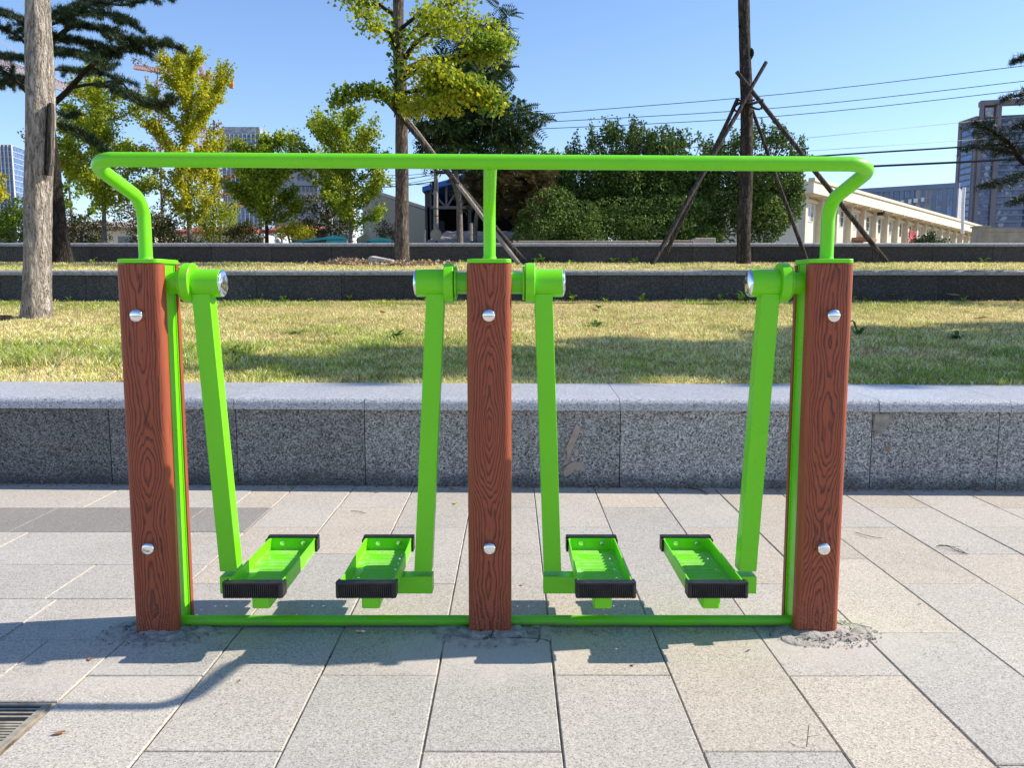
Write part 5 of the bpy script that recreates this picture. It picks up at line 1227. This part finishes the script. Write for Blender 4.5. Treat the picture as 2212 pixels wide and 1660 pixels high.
for i, x in enumerate(xs):
    mb.tube([(x, Ys + .3, bt), (x, Ys + .3, tt(x))], .05, 6)
    if i + 1 < len(xs): x2 = xs[i + 1]; mb.tube([(x, Ys + .3, bt if i % 2 else tt(x)), (x2, Ys + .3, tt(x2) if i % 2 else bt)], .045, 6)
mb.build('truss', M['shed_steel'], sh, world=True)
for p in (922, 1010, 1130): mb = MB(); x = S(p, 440).x; mb.bb((x, Ys + .2, ZG), (x + .14, Ys + .4, bt)); mb.build('post', M['shed_wall'], sh, world=True)
for lab, x0, x1, d, yt in (('tall grey cabinet at the left end of the open shed', 928, 952, 1.5, 470), ('grey bench block standing inside the open shed', 968, 1000, 5, 482)):
    mb = MB(); mb.bb((S(x0, 500).x, Ys + d, ZG), (S(x1, 500).x, Ys + d + 1, S(930, yt).z)); o = mb.build('cabinet', M['shed_wall']); bev(o, .03, 2); tag(o, lab, 'cabinet')
# corrugated roof
Yr = 25; cr = thing('corrugated_roof', 'low faded corrugated roof just above the far wall, in front of the open shed', 'roof', at(1030, 520, Yr))
nn = 170; y0, y1 = Yr, Yr + 3.2; z0, z1 = at(1030, 530, Yr).z, at(1030, 500, Yr + 3.2).z; xa, xb = at(905, 520, Yr).x, at(1150, 520, Yr).x
mb = MB(); rows_ = 44
vs = [(xa + (xb - xa) * i / 40 + (1 - j / rows_) * 0 + .6 * j / rows_, y0 + (y1 - y0) * j / rows_, z0 + (z1 - z0) * j / rows_ + .035 * math.sin(j * math.pi / 2.0) + .012 * math.sin(i * 1.7 + j * .3)) for j in range(rows_ + 1) for i in range(41)]
mb.add(vs, [(j * 41 + i, j * 41 + i + 1, (j + 1) * 41 + i + 1, (j + 1) * 41 + i) for j in range(rows_) for i in range(40)])
mb.build('roof_sheet', M['roofsheet'], cr, world=True, smooth=70)
mb = MB(); mb.bb((xa + .1, Yr + .1, ZG), (xb - .1, Yr + 3.1, z0 - .05)); mb.build('wall', M['shed_wall'], cr, world=True)
for l, px, py0, py1, r_ in (('short pale vent pipe left of the satellite dish', 918, 497, 525, .03), ('short pale vent pipe on the corrugated roof right of the utility pole', 1018, 482, 520, .045)):
    mb = MB(); mb.tube([at(px, py1, 24.6), at(px, py0, 24.6)], r_, 10); o = mb.build('vent_pipe', M['stone_pale'], None, smooth=60); tag(o, l, 'pipe')
d_ = thing('satellite_dish', 'round pale satellite dish behind the utility pole base', 'satellite dish', at(942, 508, 26)); c = at(942, 507, 25.2)
mb = MB(); mb.lathe([(0, .02), (.004, .09), (.02, .165), (.045, .172), (.03, .16), (.02, .09), (.016, .02)], c + Vector((0, .04, 0)), 'y', -1, 32); mb.build('dish', M['warm_grey'], d_, smooth=60, world=True); mb = MB(); mb.tube([c + Vector((0, .05, 0)), c + Vector((0, .2, -.3))], .02, 8); mb.build('bracket', M['cable'], d_, world=True)
# utility pole + cables
Yu = 27.5; up = thing('utility_pole', 'slim concrete utility pole carrying cables behind the leaning poles', 'utility pole', at(942, 525, Yu))
mb = MB(); mb.tube([at(942, 545, Yu), at(942, 400, Yu), at(941, 262, Yu)], [.085, .075, .06], 14); mb.build('pole', M['concrete'], up, smooth=60, world=True)
mb = MB(); mb.tube([at(930, 272, Yu), at(954, 268, Yu)], .03, 8); mb.tube([at(930, 372, Yu), at(954, 370, Yu)], .03, 8); mb.build('crossarm', M['cable'], up, world=True)
mb = MB(); cc = at(937, 400, Yu - .1); mb.tube([cc + Vector((0, 0, -.12)), cc + Vector((0, 0, .12))], .06, 10); mb.tube(smoothpath([cc + Vector((-.05, 0, .1)), cc + Vector((-.12, -.05, 0)), cc + Vector((-.03, -.05, -.12))], 3), .02, 6); mb.build('cable_box', M['cable'], up, smooth=60, world=True)
mb = MB()
for z in (452, 503, 468): c = at(942, z, Yu); mb.lathe([(0, .086), (.03, .086)], c, 'z', 1, 14)
mb.build('band', M['bark_brown'], up, world=True)
def cablerun(label, pts, r, m='wire', group='overhead wires'):
    P = [at(x, y, Y) for x, y, Y in pts]; mb = MB(); mb.tube(smoothpath(P, 6), r, 6); o = mb.build('overhead_wire', M[m], None, smooth=60); tag(o, label, 'wire', group)
e_ = 2330
cablerun('uppermost thin overhead wire, crossing the sky from the centre tree to the right edge', [(942, 268, Yu), (1165, 247, 27.2), (1690, 203, 26), (2212, 142, 25), (e_, 127, 24.5)], .011)
cablerun('second thin overhead wire from the top', [(942, 277, Yu), (1170, 264, 27.2), (1690, 232, 26), (2212, 175, 25), (e_, 160, 24.5)], .011)
cablerun('third thin overhead wire from the top', [(942, 284, Yu), (1170, 278, 27.2), (1690, 250, 26), (2212, 194, 25), (e_, 179, 24.5)], .011)
cablerun('fourth thin overhead wire, ending at the apartment tower', [(1500, 318, 42), (1720, 300, 44), (2080, 264, 50), (e_, 240, 54)], .014)
cablerun('fifth faint overhead wire just above the thick cables', [(1500, 340, 42), (1729, 327, 44), (2069, 304, 50), (e_, 285, 54)], .012)
cablerun('upper thick black cable disappearing behind the right end of the handrail', [(942, 372, Yu), (1300, 372, 28), (1771, 337, 27), (2070, 318, 26), (e_, 298, 25)], .026, 'cable')
cablerun('lower thick black cable leaving the handrail bend towards the right edge', [(942, 374, Yu - .1), (1185, 371, 28), (1600, 374, 27), (1889, 359, 26.5), (2100, 349, 26), (e_, 336, 25)], .034, 'cable')
for k, (yl, yr, xl_) in enumerate(((376, 372, 800), (383, 378, 806), (392, 374, 812), (398, 384, 820), (404, 392, 760), (388, 398, 830))):
    cablerun('thin slack service wire running left from the utility pole past the ginkgo trunk', [(942, yr, Yu), ((942 + xl_) / 2, (yl + yr) / 2 + 5, Yu + .5), (xl_, yl, Yu + 1), (xl_ - 120, yl - 2, Yu + 3)], .008 if k != 4 else .016, 'cable', 'slack service wires by the utility pole')
# white lamp mast + beige boundary wall on the right
mb = MB(); mb.tube([at(2079, 505, 70), at(2080, 440, 70), at(2083, 405, 70)], .13, 10); o = mb.build('white_mast', M['white'], None, smooth=60); tag(o, 'slender white mast between the office block and the apartment tower', 'mast')
bw_ = thing('beige_wall', 'stained beige boundary wall with a capped pillar at the right edge', 'wall', at(2160, 525, 34))
a, b = at(2128, 493, 34), at(2290, 490, 34); mb = MB(); mb.bb((a.x, 34, ZG), (b.x, 34.3, a.z)); mb.bb((a.x, 33.96, a.z - .14), (b.x, 34.34, a.z)); mb.build('wall', M['wallbeige'], bw_, world=True)
a, b = at(2108, 492, 34), at(2131, 492, 34); mb = MB(); mb.bb((a.x, 33.8, ZG), (b.x, 34.3, a.z)); mb.build('pillar', M['wallbeige'], bw_, world=True); mb = MB(); mb.bb((a.x - .05, 33.75, a.z), (b.x + .05, 34.35, a.z + .06)); m_ = (a.x + b.x) / 2; o = mb.build('pillar_cap', M['wallbeige'], bw_, world=True)
# low stone ledge pieces visible over the far wall
for l, x0, x1, y, Y, m in (('flat tan ledge stone behind the far wall, left of the long leaning pole', 1118, 1400, 520, 21, 'wallbeige'), ('short pale concrete step behind the far wall, right of the long leaning pole', 1502, 1546, 514, 21.5, 'stone_pale'), ('thin pink-grey ledge behind the far wall right of the centre post', 1406, 1500, 519, 21, 'litter')):
    a, b = at(x0, y, Y), at(x1, y, Y); mb = MB(); mb.bb((a.x, Y, ZG), (b.x, Y + .5, a.z)); o = mb.build('stone_ledge', M[m]); bev(o, .02, 2); tag(o, l, 'ledge')
# ---------------------------------------------------------------- tower cranes
def lattice(mb, a, b, w, n, r):
    a, b = Vector(a), Vector(b); d = (b - a).normalized(); up_ = Vector((0, 0, 1)) if abs(d.z) < .8 else Vector((0, 1, 0)); s = d.cross(up_).normalized(); u = s.cross(d).normalized()
    off_ = [(-s - u) * w / 2, (s - u) * w / 2, u * w / 2]
    if abs(d.z) > .8: off_ = [(-s - u) * w / 2, (s - u) * w / 2, (s + u) * w / 2, (-s + u) * w / 2]
    for o in off_: mb.tube([a + o, b + o], r, 5)
    for i in range(n):
        p, q = a.lerp(b, i / n), a.lerp(b, (i + 1) / n)
        for k in range(len(off_)):
            o1_, o2_ = off_[k], off_[(k + 1) % len(off_)]; mb.tube([p + o1_, (q if i % 2 else q) + o2_], r * .6, 4); mb.tube([p + o1_, p + o2_], r * .6, 4)
def crane(label, Yk, tipL, tipR, apex, foot, m, w, r, cw=True):
    A_ = lambda p, d=0: at(p[0], p[1], Yk + d); t = thing('tower_crane', label, 'tower crane', (A_(foot).x, Yk, ZG), 'tower cranes on the skyline')
    mb = MB(); lattice(mb, A_(tipL), A_(tipR), w, 44, r); mb.build('jib', M[m], t, world=True)
    mx = foot[0]; f_ = (mx - tipL[0]) / (tipR[0] - tipL[0]); jy = tipL[1] + (tipR[1] - tipL[1]) * f_
    mb = MB(); lattice(mb, A_((mx, 560)), A_((mx, jy)), w * 1.1, 40, r); mb.build('mast', M[m], t, world=True)
    mb = MB(); lattice(mb, A_((mx, jy)), A_(apex), w * .7, 5, r * .9); mb.build('tower_head', M[m], t, world=True)
    mb = MB(); mb.tube([A_(apex), A_((tipL[0] * .7 + mx * .3, tipL[1] * .7 + jy * .3 - 1))], r * .5, 4); mb.tube([A_(apex), A_((tipR[0] * .8 + mx * .2, tipR[1] * .8 + jy * .2 - 1))], r * .5, 4); mb.build('tie_rod', M[m], t, world=True)
    if cw:
        mb = MB(); mb.box(A_((tipR[0] - 3, tipR[1] + 7)), (1.3, 1.3, 2.6)); mb.box(A_((tipR[0] - 10, tipR[1] + 5)), (1.0, 1.2, 1.8)); mb.build('counterweight', M['crane'], t, world=True)
        mb = MB(); mb.box(A_((mx + 5, jy + 6)), (1.6, 1.6, 2.2)); mb.build('cab', M['crane'], t, world=True)
        mb = MB(); mb.box((A_((mx, 205))), (2.6, 2.6, 2.2)); mb.build('climbing_cage', M['crane'], t, world=True)
crane('orange tower crane above the tallest yellow tree', 300, (290, 144), (503, 175), (430, 131), (439, 500), 'crane', 1.5, .12)
crane('larger pinkish tower crane jib slanting down behind the left cedar', 210, (-90, 100), (212, 216), (-40, 60), (-60, 500), 'crane_pale', 2.1, .13, False)
# ---------------------------------------------------------------- small things
def wz(x, y):
    if y < 4.6: return 0.0
    if y < Y2: return float(lawnz1(np.array([x]), np.array([y]))[0])
    return float(lawnz2(np.array([x]), np.array([y]))[0])
def lawnpt(px, py):
    d = ray(px, py); lo, hi = 4.7, 12.25
    for Y in np.linspace(lo, hi, 400):
        P = Vector((0, 0, H)) + d * (Y / d.y)
        if P.z < wz(P.x, P.y): return P
    return Vector((0, 0, H)) + d * (hi / d.y)
def leafobj(name, label, cat, P, s, m, group, curl=.35, rz=None, ell=.5):
    r = random.Random(hash((round(P.x, 3), round(P.y, 3))) & 0xffff); mb = MB(); n = 7
    vs = []
    for i in range(n + 1):
        t = i / n; w = math.sin(math.pi * min(1, t * 1.02) ** .8) * ell * .5 + .01
        z = curl * (t - .5) ** 2 + .05
        for q in (-1, 0, 1): vs.append(((t - .5) * s, q * w * s, (z + abs(q) * curl * .35 * w * 2) * s))
    mb.add(vs, [(3 * i + q, 3 * i + q + 1, 3 * i + q + 4, 3 * i + q + 3) for i in range(n) for q in (0, 1)])
    mb.tube([(-.7 * s, .03 * s, .1 * s), (-.5 * s, 0, .13 * s)], .018 * s, 4)
    o = mb.build(name, m); o.location = P; o.rotation_euler = (r.uniform(-.3, .3), r.uniform(-.25, .25), rz if rz is not None else r.uniform(0, 6.28)); tag(o, label, cat, group); return o
LG = 'fallen leaves on the near lawn'
specs = [(1783 / 2212, 0)]
zz2 = lambda x, y: (361.5 + x * .2615, 549.4 + y * .2615)        # crop -> display pixels
zz3 = lambda x, y: (1084.3 + x * .2941, 549.4 + y * .2941)
zz4 = lambda x, y: (1792.7 + x * .1895, 563.8 + y * .1895)
lv = [(zz2(680, 370), 'paleleaf', 'small pale leaf against the foot of the middle wall on the left', .12), (zz2(1790, 415), 'leaf_yellow', 'bright yellow leaf near the middle wall left of the centre hubs', .13), (zz2(1775, 510), 'dryleaf', 'reddish dry leaf left of the centre hubs, below the yellow leaf', .13),
      (zz2(845, 565), 'dryleaf', 'brown leaf in the middle of the straw-coloured left lawn', .10), (zz2(715, 798), 'paleleaf', 'pale scrap leaf low on the left lawn', .06), (zz2(910, 520), 'paleleaf', 'whitish leaf scrap on the straw-coloured left lawn', .07),
      (zz3(1000, 545), 'paleleaf', 'large pale leaf just above the tree shade', .15), (zz3(680, 437), 'dryleaf', 'flat brown leaf near the middle wall, right bay', .13), (zz3(975, 470), 'paleleaf', 'long pale leaf in the middle of the right bay lawn', .12), (zz3(1295, 408), 'dryleaf', 'brown curled leaf close to the middle wall in the right bay', .10),
      (zz3(1235, 440), 'dryleaf', 'brown leaf stalk below the curled leaf in the right bay', .10), (zz3(1112, 480), 'paleleaf', 'whitish scrap in the right bay lawn', .06), (zz3(1245, 840), 'dryleaf', 'reddish leaf lying in the tree shade', .08), (zz3(1380, 850), 'dryleaf', 'orange-brown leaf on the sunny patch inside the tree shade', .07),
      (zz3(1340, 755), 'paleleaf', 'pale upright leaf in the tree shade', .07), (zz3(1605, 832), 'paleleaf', 'small pale leaf in the shade near the right swing arm', .05), (zz3(1770, 612), 'dryleaf', 'brown leaf at the shade edge near the right swing arm', .07),
      (zz4(718, 420), 'dryleaf', 'large orange-brown leaf standing against the middle wall right of the machine', .24), (zz4(1740, 695), 'dryleaf', 'reddish curled leaf on the right lawn at the shade edge', .15), (zz4(425, 520), 'paleleaf', 'white scrap just right of the right post', .09), (zz4(1430, 425), 'paleleaf', 'pale leaves against the middle wall at far right', .18),
      (zz4(1555, 487), 'paleleaf', 'thin pale leaf below the middle wall at far right', .12), (zz4(1680, 1095), 'paleleaf', 'small pale leaf in the right lawn shade', .06)]
for (px, py), m, lab, s in lv:
    P = lawnpt(px, py); leafobj('fallen_leaf', lab, 'leaf', P + Vector((0, 0, .03)), s, M[m], LG)
# unlabelled scatter shares one label
for k in range(60):
    x = random.uniform(-1, 1); y = random.uniform(5.2, 12.0); x *= .62 * y; P = Vector((x, y, wz(x, y) + .03)); leafobj('fallen_leaf', 'tiny dry brown leaf fleck lying in the grass of the near lawn', 'leaf', P, random.uniform(.03, .06), M['dryleaf'], 'tiny leaf flecks in the near lawn')
PG = 'bits of debris on the paving'
for (px, py), lab, s, m in [((128, 1588), 'tan curled leaf on the joint beside the drain grate', .028, 'dryleaf'), ((195, 1427), 'reddish leaf fragment left of the left post in front of the shadow', .022, 'dryleaf'), ((517, 1474), 'tiny brown leaf bit in front of the left bay', .012, 'dryleaf'),
      ((818, 1064), 'small tan leaf at the foot of the granite wall in the left bay', .045, 'paleleaf'), ((984, 1089), 'pale yellow leaf bit between the left swing arm and centre post', .03, 'leaf_yellow'), ((1120, 1345), 'small dark twig-like leaf by the centre post rail', .02, 'dryleaf'), ((1128, 1266), 'tiny dark leaf right of the centre post', .02, 'dryleaf'),
      ((1617, 1408), 'dark round bit on the paving in front of the right bay', .016, 'bark_dark'), ((1865, 1355), 'black speck on the paving right of the right post', .012, 'bark_dark'), ((1987, 1308), 'second black speck further right on the paving', .013, 'bark_dark'), ((2090, 1189), 'black speck on the paving near the right edge', .014, 'bark_dark'), ((1367, 1441), 'dark curled leaf on the slab below the centre bay', .016, 'bark_dark'),
      ((1965, 1058), 'pale green leaf scrap near the wall foot on the right', .04, 'leaf_yellow')]:
    leafobj('debris', lab, 'debris', gnd(px, py) + Vector((0, 0, .002)), s, M[m], PG)
# cigarette end
c = thing('cigarette_end', 'flattened cigarette end lying in front of the ground rail, left bay', 'cigarette end', gnd(779, 1367)); mb = MB(); mb.tube([(-.014, 0, .004), (.004, -.002, .004)], .0036, 8); mb.build('filter', M['orange'], c); mb = MB(); mb.tube([(.004, -.002, .004), (.013, -.004, .004)], .0035, 8); mb.build('paper', M['white'], c)
# twigs
def twig(label, pts, r):
    mb = MB(); P = [gnd(x, y) + Vector((0, 0, z)) for x, y, z in pts]; mb.tube(smoothpath(P, 4), r, 5)
    for k in range(1, len(P) - 1): mb.tube([P[k], P[k] + Vector((random.uniform(-.03, .03), random.uniform(-.03, .03), .008))], r * .5, 4)
    o = mb.build('twig', M['twig']); tag(o, label, 'twig', 'twigs on the paving')
twig('dry branched twig on the right-hand paving', [(2022, 1183, .004), (2045, 1186, .01), (2070, 1194, .004), (2090, 1199, .003)], .0016)
twig('second dry twig just above the branched twig at right', [(2028, 1180, .004), (2055, 1186, .008), (2084, 1196, .003)], .0012)
twig('thin curved stem on the paving right of the lower bolt of the right post', [(1848, 1152, .003), (1880, 1163, .006), (1905, 1165, .003)], .0011)
twig('dark stick at the foot of the granite wall in the right bay', [(1480, 1057, .006), (1510, 1063, .01), (1530, 1070, .004)], .003)
twig('pale thin stalk on the dark slab left of the left post', [(304, 1108, .003), (335, 1115, .008), (366, 1109, .003)], .0016)
twig('thin twig on the paving left of the second pedal', [(758, 1106, .003), (775, 1108, .005), (790, 1111, .003)], .0012)
twig('fine grass stalk at bottom right paving', [(1742, 1650 - 32, .003), (1744, 1612, .02), (1746, 1600, .035)], .0009)
# grit along the ground rail
gr_c = []
for k in range(900):
    x = random.uniform(-1.0, .86); y = 2.333 - random.uniform(.012, .05) - abs(random.gauss(0, .018)); gr_c.append((x, y, .003))
tv = [(0, 0, .6), (.6, 0, 0), (-.3, .5, 0), (-.3, -.5, 0)]; me = leafmesh('grit', np.array(gr_c), .0045, tv, [(0, 1, 2), (0, 2, 3), (0, 3, 1)], None, None, 1.0)
o = link('grit', me, M['mortar']); tag(o, 'crumbs of mortar and grit along the ground rail', 'grit', kind='stuff')
gc = []
for k in range(500):
    t = random.random(); a = Vector((gl.x, gl.y, 0)).lerp(Vector((gr.x, gr.y, 0)), t); gc.append((a.x, a.y - abs(random.gauss(0, .03)) - .004, .003))
me = leafmesh('leaf_crumbs', np.array(gc), .016, LEAF[0], LEAF[1], None, None, .6); o = link('leaf_crumbs', me, M['dryleaf']); tag(o, 'crumbled leaves along the foot of the near granite wall', 'leaf litter', kind='stuff')
cr_ = np.random.default_rng(12); GC = []
for cx_ in (-1.0, -.055, .88):
    for k in range(420):
        a_ = cr_.uniform(0, 6.28); q_ = cr_.choice([cr_.uniform(.35, .8), cr_.normal(.95, .10), cr_.uniform(.4, 1.15)]); GC.append((cx_ + .15 * q_ * math.cos(a_), 2.287 + .098 * q_ * math.sin(a_), .002 + .012 * max(0, 1 - q_)))
GC = np.array(GC); GC = GC[(np.abs(GC[:, 1] - 2.345) > .078) | (np.abs(np.abs(GC[:, 0] + .06) % .94) > 0)]
me = leafmesh('mortar_crumbs', GC, cr_.uniform(.0025, .0095, len(GC)), tv, [(0, 1, 2), (0, 2, 3), (0, 3, 1)], None, None, 1.0)
o = link('mortar_crumbs', me, M['mortar']); tag(o, 'broken mortar crumbs scattered round the post feet', 'rubble', kind='stuff')
# weeds
def weed(label, P, s, n, m='weed', up=.5):
    mb = MB(); r = random.Random(int(P.x * 1000))
    for k in range(n):
        a = 6.28 * k / n + r.uniform(-.3, .3); L = s * r.uniform(.6, 1.1); u = up * r.uniform(.5, 1.3); pts = []
        for i in range(5): t = i / 4; pts.append(Vector((math.cos(a) * L * t, math.sin(a) * L * t, L * u * math.sin(t * 2.2))))
        wv = Vector((-math.sin(a), math.cos(a), 0)); w = [.03, .10, .13, .09, .01]; vs = []
        for p, ww in zip(pts, w): vs += [p - wv * ww * s, p + wv * ww * s]
        mb.add(vs, [(2 * i, 2 * i + 1, 2 * i + 3, 2 * i + 2) for i in range(4)])
    o = mb.build('weed', M[m]); o.location = P - Vector((0, 0, .01)); tag(o, label, 'weed', 'weeds in the near lawn'); return o
weed('leafy green weed at the shade edge left of the centre post', lawnpt(*zz2(1885, 700)), .14, 13, up=.5)
weed('flat weed in the sunny left lawn', lawnpt(*zz2(1070, 655)), .16, 12, 'leaf_green', .25)
weed('grassy tuft low on the left lawn', lawnpt(*zz2(520, 862)), .12, 14, up=.7)
weed('spiky green weed on the sunny right bay lawn', lawnpt(*zz3(690, 530)), .15, 9, up=.4)
weed('bright green spreading weed on the right lawn in the shade', lawnpt(*zz4(1450, 895)), .15, 15, up=.4)
weed('upright pointed weed just right of the right post', lawnpt(*zz4(320, 860)), .11, 10, 'weed', 1.1)
weed('small weed against the middle wall beside the right hub', lawnpt(*zz3(1790, 355)), .22, 10, up=1.0)
weed('small weed near the middle wall in the right bay', lawnpt(*zz3(710, 395)), .12, 8, up=.5)
for k in range(34):
    x = random.uniform(-8, 8); P = Vector((x, Y2 - random.uniform(.03, .18), 0)); P.z = wz(P.x, P.y); weed('small grass tuft growing along the foot of the middle wall', P, random.uniform(.05, .13), 8, 'leaf_green' if k % 2 else 'weed', random.uniform(.6, 1.2))['group'] = 'grass tufts along the middle wall'
for k in range(26):
    x = random.uniform(-11, 11); P = Vector((x, Y3 - random.uniform(.05, .25), 0)); P.z = wz(P.x, P.y); o = weed('small green tuft growing along the foot of the far wall', P, random.uniform(.08, .2), 9, 'leaf_green' if k % 2 else 'weed', random.uniform(.5, 1.0)); o['group'] = 'tufts along the far wall'
# rubble, slab and litter by the ginkgo; stump
P0, P1 = at(790, 566, 16.8), at(855, 568, 16.8); mb = MB(); z0 = P0.z
mb.add([(P0.x, 16.8, z0 - .1), (P1.x, 16.6, z0 - .1), (P1.x, 17.3, z0 - .1), (P0.x, 17.4, z0 - .1), (P0.x + .05, 16.85, z0 + .11), (P1.x - .03, 16.65, z0 + .02), (P1.x - .1, 17.3, z0 + .06), (P0.x + .1, 17.35, z0 + .15)], [(0, 3, 2, 1), (4, 5, 6, 7), (0, 1, 5, 4), (1, 2, 6, 5), (2, 3, 7, 6), (3, 0, 4, 7)])
o = mb.build('stone_slab', M['stone_pale']); bev(o, .02, 2); tag(o, 'tilted pale stone slab at the left foot of the braced ginkgo', 'stone')
LC = []
for k in range(2600):
    px = random.choice((random.gauss(750, 40), random.gauss(900, 45), random.gauss(860, 20))); Y = 16.6 + random.uniform(-.9, 1.1); P = at(px, 570, Y); z = wz(P.x, Y); LC.append((P.x, Y, z + .06 * math.exp(-((px - 750) / 40) ** 2) + random.uniform(0, .05)))
me = leafmesh('leaf_litter', np.array(LC), .07, LEAF[0], LEAF[1], None, None, .8); o = link('leaf_litter', me, M['litter']); tag(o, 'heap of dry leaf litter around the braced ginkgo foot', 'leaf litter', kind='stuff')
P = lawnpt(6, 692); mb = MB(); mb.lathe([(-.05, .11), (.02, .10), (.05, .085), (.055, .05), (.04, .01)], (0, 0, 0), 'z', 1, 14); o = mb.build('tree_stump', M['bark_dark'], smooth=60); o.location = P; tag(o, 'low dark cut stump at the left edge of the near lawn', 'stump')
# ---------------------------------------------------------------- light
az, el = R(81.9), R(37)
w = bpy.data.worlds.new('World'); sc.world = w; w.use_nodes = True; nt = w.node_tree
s = nt.nodes.new('ShaderNodeTexSky'); s.sky_type = 'NISHITA'; s.sun_disc = False; s.sun_elevation = el; s.sun_rotation = az
s.air_density = 1.0; s.dust_density = .25; s.ozone_density = 3.0
hs = nt.nodes.new('ShaderNodeHueSaturation'); hs.inputs['Saturation'].default_value = 1.06; nt.links.new(s.outputs[0], hs.inputs['Color']); mxs = nt.nodes.new('ShaderNodeMix'); mxs.data_type = 'RGBA'; mxs.blend_type = 'MULTIPLY'; mxs.inputs[0].default_value = 1; mxs.inputs[7].default_value = (.985, .955, 1.02, 1); nt.links.new(hs.outputs[0], mxs.inputs[6]); nt.links.new(mxs.outputs[2], nt.nodes['Background'].inputs[0]); nt.nodes['Background'].inputs[1].default_value = .145
ld = bpy.data.lights.new('sun', 'SUN'); lo = bpy.data.objects.new('sun', ld); COL.objects.link(lo); ld.energy = 5.0; ld.angle = R(.55); ld.color = (1, .93, .82)
S_ = Vector((math.sin(az) * math.cos(el), math.cos(az) * math.cos(el), math.sin(el))); lo.rotation_euler = S_.to_track_quat('Z', 'Y').to_euler(); lo.location = (8, 0, 8)
vs_ = sc.view_settings; vs_.view_transform = 'Standard'; vs_.look = 'None'; vs_.exposure = .55; vs_.gamma = 1
sc.render.engine = 'CYCLES'; sc.cycles.max_bounces = 6; sc.cycles.transparent_max_bounces = 4
